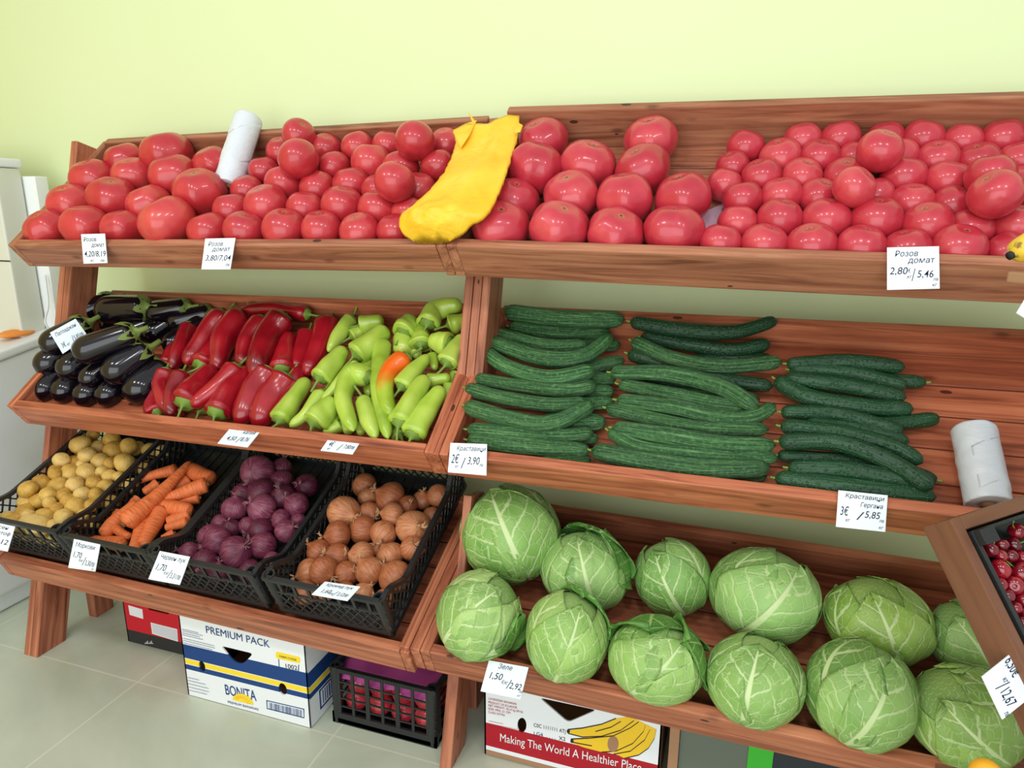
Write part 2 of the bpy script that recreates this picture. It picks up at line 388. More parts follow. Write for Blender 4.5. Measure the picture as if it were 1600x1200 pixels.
# ------------------------------------------------------------ the two wooden racks
TOPC = (.9, .92, .9); MIDC = (1.12, .9, .78); LOWC = (1.0, .86, .78)
def rack(name, label, keys, x0, x1, legs):
    root = empty(name, ((x0+x1)/2, 1.5, 0), label, 'display rack', 'wooden produce racks')
    th = .025
    for k, cl in zip(keys, (TOPC, MIDC, LOWC)):
        O, ex, s, n = FR[k]; w = np.linalg.norm(np.array(TR[k][1])-np.array(TR[k][0])); h = TR[k][3]
        hb = h+(.03 if k == 'Rt' else .008)
        lo, hi = 0., w
        m = MB(); npl = 5; pw = (TL-2*th)/npl
        for i in range(npl): m.box((th if keys[0] == 'Lt' else 0, th+i*pw+.002, 0), (hi if keys[0] == 'Lt' else hi-th, th+(i+1)*pw-.002, .018))
        tray = lobj('tray_bottom', bevel(m.mesh('tray_bottom', WOOD), .0015, 1), basis(O, ex, s, n), root); tray.color = (cl[0], cl[1]*.95, cl[2]*.95, 1)
        f0 = th if keys[0] == 'Lt' else 0.
        fl = w-f0 if keys[0] == 'Lt' else w-th
        board('front_board', O+ex*f0, ex, s, n, fl, th, h, tray, cl)
        board('back_board', O+ex*f0+s*(TL-th), ex, s, n, fl, th, hb, tray, tuple(c*.95 for c in cl))
        # side boards: length along s
        lefto = O if keys[0] == 'Lt' else O-ex*th
        righto = O+ex*w if keys[0] == 'Lt' else O+ex*(w-th)
        for p in (lefto, righto): board('side_board', p+ex*th, s, -ex, n, TL, th-.001, h, tray, tuple(c*1.03 for c in cl))
    for (x, z0, z1, tk, nm) in legs:      # slanted front legs follow y = 1.305 + .271 z
        d = np.array([0, .271, 1.]); d /= np.linalg.norm(d); ey = np.cross(d, [1., 0, 0])
        board(nm, np.array([x, 1.305+.271*z0, z0]), d, np.array([1., 0, 0]), -ey if ey[1] < 0 else ey, (z1-z0)/d[2], tk, .095, root, (1.02, .95, .92))
    return root
rl = rack('vegetable_rack', 'left reddish wooden rack of three tilted trays, tomatoes to crates', ('Lt', 'Lm', 'Lb'), -2.0, -.665,
     [(-2.026, 0, 1.55, .024, 'leg'), (-2.0, 0, .29, .03, 'leg'), (-2.0, .85, 1.25, .024, 'leg_cleat'), (-.664, .85, 1.26, .022, 'leg'), (-.664, .35, .40, .022, 'leg_cleat')])
for x in (-2.02, -.64): board('rear_leg', np.array([x, 1.53, 0]), np.array([0, 0, 1.]), np.array([1., 0, 0]), np.array([0, 1., 0]), .36, .035, .07, rl, (.95, .9, .88))
rr_ = rack('vegetable_rack', 'right reddish wooden rack of three tilted trays, tomatoes to cabbages', ('Rt', 'Rm', 'Rb'), -.612, .72,
     [(-.64, .72, 1.26, .022, 'leg_cleat'), (-.617, 0, .28, .03, 'leg'), (-.617, .45, .66, .022, 'leg'), (-.617, .85, 1.26, .022, 'leg'), (.72, 0, 1.55, .03, 'leg')])
board('rear_leg', np.array([.69, 1.53, 0]), np.array([0, 0, 1.]), np.array([1., 0, 0]), np.array([0, 1., 0]), .34, .03, .07, rr_, (.95, .9, .88))

for k, (xa, xb) in (('Rt', (-.664, -.641)), ('Rm', (-.666, -.631)), ('Rb', (-.689, -.664)), ('Rb', (-.6625, -.638))):     # spacer boards between the two racks
    O, ex, s, n = FR[k]; cl = {'Rt': TOPC, 'Rm': MIDC, 'Rb': LOWC}[k]; dx = xb-(-.612 if k == 'Rb' else TR[k][0][0])
    board('spacer_board', O+ex*dx, s, -ex, n, TL, xb-xa, TR[k][3]-.002, rr_, tuple(c*1.03 for c in cl))
# ------------------------------------------------------------ tomatoes
def tomato_mesh(seed, ribs, amp, sq, lop):
    r = random.Random(seed); na, nb = 36, 20; ph = r.random()*6; ph2 = r.random()*6; vs = [(0, 0, sq*.86)]; fs = []
    for i in range(1, nb):
        th = math.pi*i/nb
        for j in range(na):
            a = 2*math.pi*j/na
            rb = 1+amp*(math.cos(ribs*a+ph+.4*math.sin(a*2+ph2)))*math.sin(th)**.6*(1 if th < 1.6 else .6)+lop*math.cos(a*2+ph2)*math.sin(th)+lop*.5*math.cos(a+ph)
            dim = -.14*math.exp(-(th/.28)**2)
            x = math.sin(th)**.92*rb; z = (math.cos(th)+dim)*sq*(1+lop*.5*math.cos(a+ph2))
            vs.append((x*math.cos(a), x*math.sin(a), z))
    vs.append((0, 0, -sq*.97)); last = len(vs)-1
    for j in range(na): fs.append((0, 1+j, 1+(j+1) % na))
    for i in range(nb-2):
        for j in range(na): a = 1+i*na+j; b = 1+i*na+(j+1) % na; fs.append((a, a+na, b+na, b))
    for j in range(na): fs.append((1+(nb-2)*na+j, last, 1+(nb-2)*na+(j+1) % na))
    return mesh('tomato', vs, fs, TOM)
TB = [tomato_mesh(i, 5+i % 4, .03+.012*(i % 3), .84+.035*(i % 3), .025) for i in range(6)]
TS = [tomato_mesh(20+i, 4+i % 2, .01, .9+.025*(i % 3), .012) for i in range(5)]
HEAPS = [
 ('Lt', 'big', 'large ribbed pink tomato in leftmost heap of top left tray, {row}, {pos}', [(71,357,62),(136,352,71),(192,356,62),(261,350,84),(107,322,65),(175,312,71),(232,320,64),(304,308,77),(144,281,66),(212,272,62),(271,275,72),(196,251,60),(266,233,73),(332,258,58)]),
 ('Lt', 'small', 'pink tomato between white roll and yellow bag, {row}, {pos}', [(327,361,61),(386,357,63),(445,359,66),(505,358,62),(565,360,62),(618,360,56),(360,331,56),(415,322,66),(476,327,56),(534,323,64),(589,331,61),(634,330,50),(386,298,48),(441,291,60),(494,292,55),(550,289,57),(592,298,52),(655,295,52),(412,267,45),(522,261,50),(579,255,61),(627,262,57),(682,258,54),(440,238,46),(512,229,47),(561,226,50),(610,220,46),(697,225,50)]),
 ('Rt', 'big', 'very large pink tomato in right rack beside yellow bag, {row}, {pos}', [(785,354,86),(875,356,90),(964,358,84),(1053,360,90),(807,311,76),(889,317,86),(977,313,88),(1067,311,86),(830,270,86),(918,260,84),(1002,266,84),(847,222,80),(1016,221,82)]),
 ('Rt', 'small', 'round pink tomato in rightmost top heap, {row}, {pos}', [(1129,377,64),(1198,377,69),(1272,376,73),(1348,382,73),(1423,382,70),(1502,384,78),(1577,393,70),(1150,348,59),(1215,345,68),(1288,344,73),(1365,351,75),(1441,353,72),(1511,352,66),(1577,358,72),(1157,316,60),(1220,309,62),(1278,312,60),(1372,306,60),(1426,319,64),(1491,322,63),(1134,291,52),(1192,278,60),(1257,277,60),(1325,273,65),(1410,284,66),(1480,288,65),(1600,292,66),(1146,259,50),(1218,247,61),(1281,249,60),(1330,248,55),(1411,244,58),(1465,254,62),(1528,253,62),(1587,250,62),(1163,233,56),(1254,220,57),(1315,217,58),(1384,216,54),(1441,224,61),(1503,222,58),(1567,219,62)]),
]
TOPS = [('Lt', 'small', (620,292,62), 'pink tomato perched on the heap just left of yellow bag'), ('Lt', 'small', (469,254,60), 'pink tomato perched right of white roll, lower of two'),
        ('Lt', 'small', (467,211,50), 'pink tomato perched highest beside white roll against back board'), ('Lt', 'small', (652,226,60), 'round pink tomato perched at back left of yellow bag'),
        ('Rt', 'small', (1330,298,63), 'deep red tomato perched in middle of rightmost heap'), ('Rt', 'small', (1373,238,66), 'large round tomato perched near back of rightmost heap'),
        ('Rt', 'small', (1548,311,75), 'large round tomato perched at right front of rightmost heap'), ('Rt', 'small', (1548,278,68), 'tomato lying behind the perched one at far right')]
def tomatoes():
    cnt = 0; allc = []
    for k, kind, fmt, lst in HEAPS:
        for (u, v, w) in lst: allc.append([k, kind, u, v, w, 0, fmt])
    for k, kind, (u, v, w), lab in TOPS: allc.append([k, kind, u, v, w, 1, lab])
    for k in ('Lt', 'Rt'):
        O, ex, s, n = FR[k]; its = [q for q in allc if q[0] == k]; C = []; rad = []
        for q in its:
            r = .05
            for _ in range(3):
                h = .018+r*.9 if not q[5] else .018+r*.9+.052
                p, t = put(k, q[2], q[3], h); r = q[4]/2*t/F
            C.append(p); rad.append(r)
        C = relax(C, rad, (O, n), .018, 14, .9, FR[k], (.02 if k == 'Lt' else 0, 1.34, .025, .47))
        for q, p, r in zip(its, C, rad):
            big = q[1] == 'big'; me = rnd.choice(TB if big else TS)
            o = bpy.data.objects.new('tomato', me)
            tilt = Matrix.Rotation(R0(rnd.uniform(10, 34) if big else rnd.uniform(0, 30)), 4, 'X') @ Matrix.Rotation(R0(rnd.uniform(-20, 20)), 4, 'Y')
            if q[5]: tilt = Matrix.Rotation(R0(rnd.uniform(-60, 40)), 4, 'X') @ Matrix.Rotation(R0(rnd.uniform(-40, 40)), 4, 'Y')
            sc = r*(1.04 if big else 1.05)
            link(o, T(p) @ tilt @ Matrix.Rotation(rnd.random()*6.28, 4, 'Z') @ Matrix.Diagonal((sc, sc, sc, 1)))
            o.color = ((1.04, 1.0, .82, 1) if k == 'Lt' and q[2] < 350 else (1.02, .98, .9, 1)) if k == 'Lt' else (1, .95, 1.06, 1)
            tag(o, q[6] if q[5] else None, 'tomato', 'pink tomatoes on the top shelf'); q.append(o)
    for k, kind, fmt, lst in HEAPS:
        auto_rows([(q[-1], q[2], q[3]) for q in allc if q[6] == fmt], 17, fmt)
tomatoes()

# ------------------------------------------------------------ swept vegetables
def path_on(k, pts, hs, n):
    if not isinstance(hs, (list, tuple)): hs = [hs]*len(pts)
    if len(hs) != len(pts): hs = [hs[0]+(hs[-1]-hs[0])*i/(len(pts)-1) for i in range(len(pts))]
    P = []; t = 0
    for (u, v), h in zip(pts, hs): p, tt = put(k, u, v, h); P.append(p); t += tt/len(pts)
    return smooth_path(P, n), t
def cucumber(k, pts, d, h, label, group, mt, tint=1.0, stem_left=True):
    n = 40; path, t = path_on(k, pts, h, n); r = d/2*t/F*1.12; sd = rnd.random()*9; L = sum(np.linalg.norm(path[i+1]-path[i]) for i in range(n-1)); e = min(.3, 1.5*r/L)
    ridged = mt is CUKE_W
    def rad(q): return r*(.06+.94*ell(q, e*.9, e*1.1)**.9)*(1-.1*abs(q-.5)*2+.05*math.sin(5*q+sd))
    def sect(q, a): return 1+(.035 if ridged else .015)*math.cos(9*a+sd+1.3*math.sin(4*q+sd))+.02*math.cos(3*a+sd)
    vs, fs, uv = sweep(path, rad, 28, sect)
    root = empty('cucumber', path[0], label, 'cucumber', group)
    o = wobj('body', vs, fs, mt, root, uv=uv); g = tint*rnd.uniform(.9, 1.1); o.color = (g, g, g, 1)
    p0, p1 = (path[0], path[1]) if stem_left else (path[-1], path[-2]); dr = (p0-p1)/np.linalg.norm(p0-p1)
    up = FR[k][3]
    sv, sf, _ = sweep(smooth_path([p0-dr*.004, p0+dr*.004+up*.001, p0+dr*.008+up*.003], 6), lambda q: .0034-.0012*q, 8)
    wobj('stem', sv, sf, PSTEM, root)
C5 = lambda x, y: (670+x/4, 440+y/4)
C6 = lambda x, y: (900+x/4, 460+y/4)
C7 = lambda x, y: (1180+x/3.529, 500+y/3.529)
def cucumbers():
    A = [(C5, [(470,185),(840,228),(1225,238)], 100, .085, 'top smooth one at the back by the upright'), (C5, [(500,280),(820,325),(1140,318)], 85, .05, 'second from back, mostly covered'),
         (C5, [(405,315),(700,392),(1000,400)], 78, .07, 'third from back, under a curved one'), (C5, [(365,370),(700,478),(960,470),(1150,335)], 92, .085, 'sharply curved with pale raised right end'),
         (C5, [(338,430),(500,535),(760,602),(1040,552)], 95, .085, 'curved one below the pale-ended one'), (C5, [(285,605),(600,655),(880,675),(1050,645)], 85, .075, 'straight one in middle of the pile'),
         (C5, [(228,665),(450,725),(750,768),(1000,760)], 90, .075, 'just above the lowest curved one'), (C5, [(222,775),(480,850),(760,885),(1035,760)], 100, .085, 'lowest curved one with raised right end'),
         (C5, [(238,925),(560,945),(850,962),(1030,945)], 90, .062, 'second from front board'), (C5, [(238,990),(600,1030),(1010,1058)], 100, .055, 'frontmost behind the tag'),
         (C5, [(700,1100),(1015,1115)], 75, .038, 'bottom one showing under the frontmost'), (C5, [(800,580),(1225,490)], 85, .042, 'low one, short end poking out below the pale-ended'),
         (C5, [(700,590),(1170,612)], 80, .04, 'low one with pointed end beside middle pile stem'), (C5, [(700,690),(1160,685)], 80, .04, 'low one, middle, end poking right'),
         (C5, [(700,780),(1165,755)], 85, .04, 'low one above the bulging end'), (C5, [(700,880),(1110,880)], 120, .042, 'low thick one with bulging yellowish end'), (C5, [(800,420),(1200,390)], 85, .04, 'low dark one behind curved end'), (C5, [(700,985),(1065,980)], 70, .04, 'low one by front, right end')]
    for f, p, d, h, lab in A: cucumber('Rm', [f(*q) for q in p], d/4, h+.006, 'ridged cucumber in left pile, '+lab, 'ridged cucumbers in the left pile', CUKE_W, 1.08)
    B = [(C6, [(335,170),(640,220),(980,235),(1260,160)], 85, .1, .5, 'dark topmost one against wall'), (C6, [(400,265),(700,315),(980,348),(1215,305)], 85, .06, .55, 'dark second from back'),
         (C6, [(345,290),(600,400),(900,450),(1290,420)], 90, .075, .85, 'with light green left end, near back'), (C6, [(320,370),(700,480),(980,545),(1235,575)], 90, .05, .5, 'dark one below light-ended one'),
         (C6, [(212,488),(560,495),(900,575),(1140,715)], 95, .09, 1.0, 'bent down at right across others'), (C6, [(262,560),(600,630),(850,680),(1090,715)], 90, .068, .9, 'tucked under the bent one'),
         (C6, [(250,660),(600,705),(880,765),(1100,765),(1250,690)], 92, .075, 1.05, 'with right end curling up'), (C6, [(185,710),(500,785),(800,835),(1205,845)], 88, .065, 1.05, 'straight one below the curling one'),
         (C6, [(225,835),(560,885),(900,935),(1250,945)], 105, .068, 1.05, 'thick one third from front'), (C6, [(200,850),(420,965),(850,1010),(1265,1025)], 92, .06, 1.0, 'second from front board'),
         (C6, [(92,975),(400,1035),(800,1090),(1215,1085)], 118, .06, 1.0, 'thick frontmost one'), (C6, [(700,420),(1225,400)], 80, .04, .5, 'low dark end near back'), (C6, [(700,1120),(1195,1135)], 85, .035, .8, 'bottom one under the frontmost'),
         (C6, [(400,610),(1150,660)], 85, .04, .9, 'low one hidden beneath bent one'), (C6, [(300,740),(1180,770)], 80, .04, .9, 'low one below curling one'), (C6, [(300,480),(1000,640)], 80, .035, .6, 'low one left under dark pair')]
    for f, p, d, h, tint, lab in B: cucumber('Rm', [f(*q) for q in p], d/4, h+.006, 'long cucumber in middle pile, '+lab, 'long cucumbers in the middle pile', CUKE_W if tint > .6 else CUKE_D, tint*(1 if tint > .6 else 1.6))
    D = [([(168,242),(500,228),(828,262)], 75, .062, 'backmost dark one'), ([(185,275),(500,290),(838,368)], 85, .05, 'second from back'), ([(500,320),(945,345)], 78, .04, 'end poking out right at the back'),
         ([(160,320),(500,365),(835,430)], 85, .062, 'third from back, lying on others'), ([(108,325),(300,430),(600,478),(875,492)], 92, .058, 'curved left end touching middle pile'), ([(380,560),(700,575),(1018,540)], 80, .04, 'light end poking out furthest right'),
         ([(138,508),(450,520),(820,615)], 80, .06, 'slim one in the middle'), ([(280,565),(560,600),(850,672)], 70, .05, 'thin one between two thicker'), ([(135,585),(480,625),(760,700),(925,790)], 88, .065, 'long one bending down to right'),
         ([(125,670),(440,675),(720,770),(985,930)], 95, .08, 'shiny long diagonal one on top'), ([(120,745),(450,775),(800,800)], 75, .042, 'low one left below the shiny one'), ([(175,815),(500,830),(945,905)], 92, .062, 'second from front board'),
         ([(105,872),(500,925),(1000,978)], 102, .055, 'smooth frontmost one behind the tag'), ([(700,790),(1005,885)], 70, .04, 'low end poking out right at front')]
    for p, d, h, lab in D: cucumber('Rm', [C7(*q) for q in p], d/3.529, h+.006, 'dark warty cucumber in right pile, '+lab, 'dark cucumbers in the right pile', CUKE_D, 1.05, len(p) > 2)
cucumbers()

def pepper(k, pts, d, hs, label, group, mt, cat, kind='long', stemdir=None, tint=1, lobes=3):
    n = 30; path, t = path_on(k, pts, hs, n); r = d/2*t/F*1.24; sd = rnd.random()*9
    if kind == 'block': rad = lambda q: r*(.25+.75*min(1, (q/.05)**.5))*(1-.42*q**1.4)*(1 if q < .86 else math.sqrt(max(.004, 1-((q-.86)/.14)**2)))
    else: rad = lambda q: r*(.3+.7*min(1, (q/.07)**.5))*(1.0+.06*math.sin(6*q+sd)-.1*q-.4*q**3)*(1 if q < .82 else math.sqrt(max(.004, 1-((q-.82)/.18)**2)))
    sect = lambda q, a: 1+(.09 if kind == 'block' else .06)*math.cos(lobes*a+sd+.8*q)*(1-.7*q)+.03*math.sin(2*a+sd*2+9*q)+.015*math.sin(16*q+sd+a)
    vs, fs, uv = sweep(path, rad, 22, sect)
    root = empty(cat.replace(' ', '_') if cat != 'pepper' else 'pepper', path[0], label, cat, group)
    o = wobj('body', vs, fs, mt, root, uv=uv); g = tint*rnd.uniform(.92, 1.08); o.color = (g, g, g, 1)
    p0 = path[0]; dr = path[0]-path[2]; dr /= np.linalg.norm(dr); up = np.array([0, -.3, .95])
    sdv = dr if stemdir is None else dr*.45+(AR*stemdir[0]-AD*stemdir[1])*.9; sdv = sdv/np.linalg.norm(sdv); Ls = .034*rnd.uniform(.85, 1.2)
    sp = smooth_path([p0-dr*.003, p0+dr*.006, p0+dr*.009+sdv*Ls*.45, p0+dr*.008+sdv*Ls], 12)
    sv, sf, _ = sweep(sp, lambda q: r*.62*math.exp(-(q/.16)**2)+.0032+.0012*max(0, q-.8)*5, 12, lambda q, a: 1+.12*math.cos(5*a)*math.exp(-q*5))
    wobj('stem', sv, sf, PSTEM, root)
    return root
P6 = lambda x, y: (380+x/4, 430+y/4)
RP7 = lambda x, y: (230+x/6, 460+y/6)
def peppers():
    RR = [([(297,508),(282,545),(266,580)], 25, (.06, .05), 'upright at upper left touching eggplants', None), ([(352,490),(325,520),(289,570)], 32, (.075, .06), 'wide one, tip left, third in upper row', None),
          ([(377,490),(350,530),(338,578)], 35, (.07, .055), 'wide wrinkled one in upper middle', None), ([(412,498),(385,535),(377,573)], 28, (.075, .06), 'curved slim one right of wrinkled', None),
          ([(445,494),(420,525),(396,588)], 38, (.085, .075), 'with long narrow tip hanging lowest in upper row', None), ([(482,491),(430,482),(372,486)], 21, .085, 'lying across the back of the heap', None),
          ([(440,580),(446,550),(452,520)], 30, (.06, .05), 'with its stem end down, right of long tip', None), ([(482,520),(472,550),(462,582)], 26, (.05, .045), 'dark one second from green peppers', None),
          ([(515,500),(500,540),(478,586)], 32, (.05, .045), 'dark one beside the green peppers', None), ([(260,578),(252,605),(262,645)], 25, (.06, .04), 'slim one near left, tip down at board', None),
          ([(285,582),(270,615),(267,652)], 25, (.055, .045), 'shiny narrow one second in front row', None), ([(287,632),(308,605),(335,575)], 40, (.07, .055), 'blocky one with green stem hanging over board', (-.25, -1)),
          ([(372,573),(345,600),(299,636)], 29, (.075, .07), 'with tip lying on the blocky pepper', None), ([(337,648),(362,610),(394,573)], 37, (.065, .05), 'large one, green stem end at board', (0, -1)),
          ([(422,577),(398,612),(372,664)], 38, (.06, .04), 'broad one behind price tag', None), ([(450,588),(425,620),(400,668)], 40, (.055, .038), 'broad shiny one nearest the green peppers', None),
          ([(247,648),(240,635),(250,608)], 26, (.035, .03), 'leftmost, crumpled one in front corner', (.5, -.3)), ([(312,642),(322,625),(338,600)], 26, (.035, .03), 'half hidden one, thin stem showing at board', (-.3, -1)),
          ([(258,572),(268,555),(282,530)], 24, (.05, .045), 'small bright one, stem beside eggplants', (-.8, -.6)), ([(313,572),(328,552),(345,528)], 30, (.05, .04), 'low one with pale stem pointing left', (-1, -.2)),
          ([(465,600),(450,630),(432,655)], 28, (.04, .035), 'dark low one under green peppers', None), ([(425,560),(412,590),(400,615)], 30, (.035, .03), 'low one under the long tip', None), ([(475,560),(465,590),(455,615)], 30, (.03, .03), 'low one in the right shade', None),
          ([(300,600),(285,620),(278,650)], 28, (.035, .03), 'low one under the blocky pepper', None), ([(358,585),(345,612),(335,640)], 28, (.03, .03), 'low one between two front stems', None)]
    for pts, d, h, lab, sdir in RR:
        pepper('Lm', pts, d, [x+.008 for x in h] if isinstance(h, tuple) else h, 'red pointed pepper, '+lab, 'red pointed peppers', RPEP, 'pepper', 'block' if 'blocky' in lab else 'long', sdir)
    Q = [([(680,265),(620,340),(530,480)], 82, .07, 'long', 'at upper left, leaning on red peppers', (.2, 1)), ([(735,312),(880,285)], 105, .075, 'block', 'at back, stem face toward viewer', None), ([(680,385),(790,320)], 85, .06, 'block', 'small, face forward below the back one', None),
         ([(700,500),(800,420),(900,330)], 135, .085, 'block', 'with crinkled stem end, upper middle', (-.2, -.6)), ([(475,650),(550,560),(640,455)], 122, .075, 'block', 'with long stem hanging down left', (-.5, -1)), ([(710,545),(620,650),(490,790)], 72, .06, 'long', 'slender pale one crossing left', None),
         ([(870,405),(845,700),(880,900),(905,1025)], 100, .075, 'long', 'longest straight one in the middle', None), ([(790,640),(680,620),(625,770),(690,975)], 112, .085, 'long', 'hooked one bent like a cane', None),
         ([(1000,365),(1060,270)], 140, .085, 'block', 'dull olive one at back, stem curled', None), ([(1000,390),(1010,500)], 120, .06, 'long', 'squeezed above the orange one', None), ([(1150,310),(1190,230),(1280,195),(1370,190)], 125, .1, 'block', 'topmost bent one at back', (-.4, -.6)),
         ([(1285,312),(1400,275)], 108, .085, 'block', 'at back right, round face forward', None), ([(1110,440),(1115,330)], 115, .075, 'block', 'with stem down, below topmost one', (0, -1)), ([(1290,430),(1170,405)], 130, .08, 'block', 'short one with stem pointing right', (1, 0)),
         ([(1270,555),(1320,480),(1380,380)], 112, .08, 'block', 'with long stem pointing down left, far right', (-1, -.9)), ([(985,705),(1060,610),(1160,500)], 100, .08, 'long', 'pointed one right of the orange one', None), ([(975,935),(1050,790),(1145,630)], 132, .085, 'block', 'large pale one, orange streak on its side', (.1, -1)),
         ([(1055,1010),(1140,860),(1245,700)], 135, .075, 'block', 'large one nearest the right side board', (-.3, -.5)), ([(1150,660),(1300,640)], 75, .06, 'long', 'small one lying across at right', None), ([(440,930),(500,860),(580,780)], 150, .07, 'block', 'wide one at front, stem curling over board', (.1, -1)),
         ([(225,915),(310,780),(405,645)], 115, .06, 'block', 'leftmost triangular one, stem at board', (-1, -.4)), ([(500,730),(400,860),(290,950)], 82, .055, 'long', 'slim yellowish one beside leftmost', None), ([(750,775),(780,880),(830,1020)], 98, .075, 'long', 'slim one with short stem at top, front', (-.6, .6)),
         ([(615,935),(560,965),(500,975)], 70, .045, 'long', 'low one at board with curved stem', (.3, -1)), ([(985,1010),(940,940)], 85, .04, 'block', 'low one with straight stems at board', (.1, -1)), ([(1300,690),(1260,800)], 72, .05, 'long', 'thin one by side board', None),
         ([(740,930),(735,1000)], 60, .045, 'long', 'tip showing left of slim front one', None), ([(650,920),(660,990)], 70, .042, 'long', 'tip peeking under hooked one', None), ([(1060,420),(1090,520)], 70, .05, 'long', 'yellowish one behind the pointed one', None), ([(1400,480),(1340,590)], 70, .05, 'long', 'small one in back right corner', None),
         ([(780,500),(785,760)], 85, .045, 'long', 'low one in the middle shade', None), ([(1180,500),(1200,590)], 62, .05, 'long', 'tiny one under long stem', None), ([(600,800),(560,950)], 90, .04, 'long', 'low one beneath wide front one', None), ([(1100,720),(1070,850)], 100, .04, 'long', 'low one between two large ones', None), ([(1340,620),(1280,720)], 80, .035, 'long', 'dull low one in right corner', None)]
    for pts, d, h, kind, lab, sdir in Q:
        pepper('Lm', [P6(*p) for p in pts], d/4, h+.004, 'green pepper, '+lab, 'pale green peppers', GPEP, 'pepper', kind, sdir, .94 if 'dull' in lab or 'low' in lab else 1)
    pepper('Lm', [P6(*p) for p in [(1035,510),(930,590),(885,720),(925,880)]], 112/4, .09, 'pepper half orange half green among the green peppers', 'pale green peppers', TURN, 'pepper')
peppers()

def eggplants():
    def E(a, b, d, h, lab):
        if 'bottom row' in lab: a = (a[0]-1, a[1]+6); d += 5
        star = any(w in lab for w in ('on top', 'brownish', 'price tag'))
        n = 28; path, t = path_on('Lm', [a, b], h, n); r = d/2*t/F*1.18; L = np.linalg.norm(path[-1]-path[0])
        if L < .15:
            path = smooth_path([path[0], path[0]+(path[-1]-path[0])/L*.15], n); L = .15
        bow = FR['Lm'][3]*.0
        e = min(.4, r*1.15/L)
        rad = lambda q: r*(.05+.95*ell(q, e, .1))*(1-.24*q**1.8)
        vs, fs, uv = sweep(path, rad, 26)
        root = empty('eggplant', path[0], 'glossy dark eggplant, '+lab, 'eggplant', 'eggplants at the left end'); wobj('body', vs, fs, EGG, root, uv=uv)
        p1 = path[-1]; dr = path[-1]-path[-3]; dr /= np.linalg.norm(dr); rr = r*.68
        X = np.cross(dr, (0, 0, 1)); X /= np.linalg.norm(X); Y = np.cross(dr, X); vs = []; fs = []
        ns = 30                                     # star-shaped cap hugging the shoulder, with short thick stem
        for i, (back, rf) in enumerate(((1.0, 1.03), (.55, 1.05), (.2, .9), (-.03, .55), (-.2, .3), (-.75, .26), (-.78, .02))):
            for j in range(ns):
                a = 2*math.pi*j/ns; lob = .5+.5*math.cos(5*a)
                bk = back*r*(.12+(.85 if star else .3)*lob**2) if back > .15 else back*r*1.0
                lift = 1+(.1*lob if i == 0 else 0)
                q = p1-dr*bk; k = rad(max(0, min(1, 1-bk/L)))*1.03 if back > .15 else rr*.9
                vs.append(q+(X*math.cos(a)+Y*math.sin(a))*k*rf*lift)
        for i in range(6):
            for j in range(ns): fs.append((i*ns+j, i*ns+(j+1) % ns, (i+1)*ns+(j+1) % ns, (i+1)*ns+j))
        wobj('calyx', vs, fs, CALYX, root)
    for a in [((57,617),(122,558),28,.04,'bottom row first from left'), ((87,620),(150,562),30,.04,'bottom row second from left'), ((121,626),(185,568),30,.04,'bottom row third from left'), ((156,626),(215,570),30,.04,'bottom row fourth from left'),
              ((200,620),(256,576),42,.045,'bottom row rightmost, wide, touching red peppers'), ((56,581),(118,538),38,.085,'second layer leftmost'), ((91,588),(152,545),38,.088,'second layer second from left'), ((127,602),(180,558),30,.08,'second layer narrow third'),
              ((162,593),(232,545),43,.098,'second layer right, large with brownish end'), ((64,547),(140,503),38,.135,'under the price tag at left'), ((115,555),(214,518),41,.155,'on top, longest, with green calyx on right'),
              ((112,498),(158,478),34,.09,'behind price tag at back left'), ((153,486),(232,480),40,.12,'lying sideways at top of back'), ((228,492),(275,484),34,.09,'at back, right of the sideways one'), ((262,508),(305,496),34,.06,'in the shade beside the first red pepper'),
              ((255,546),(300,512),26,.06,'small round end peeking beside red pepper'), ((158,506),(205,505),26,.075,'small end below the sideways one'), ((222,532),(270,500),36,.05,'dark one in the middle behind calyx'), ((178,532),(245,505),36,.06,'dark one under the longest')]: E(*a)
eggplants()

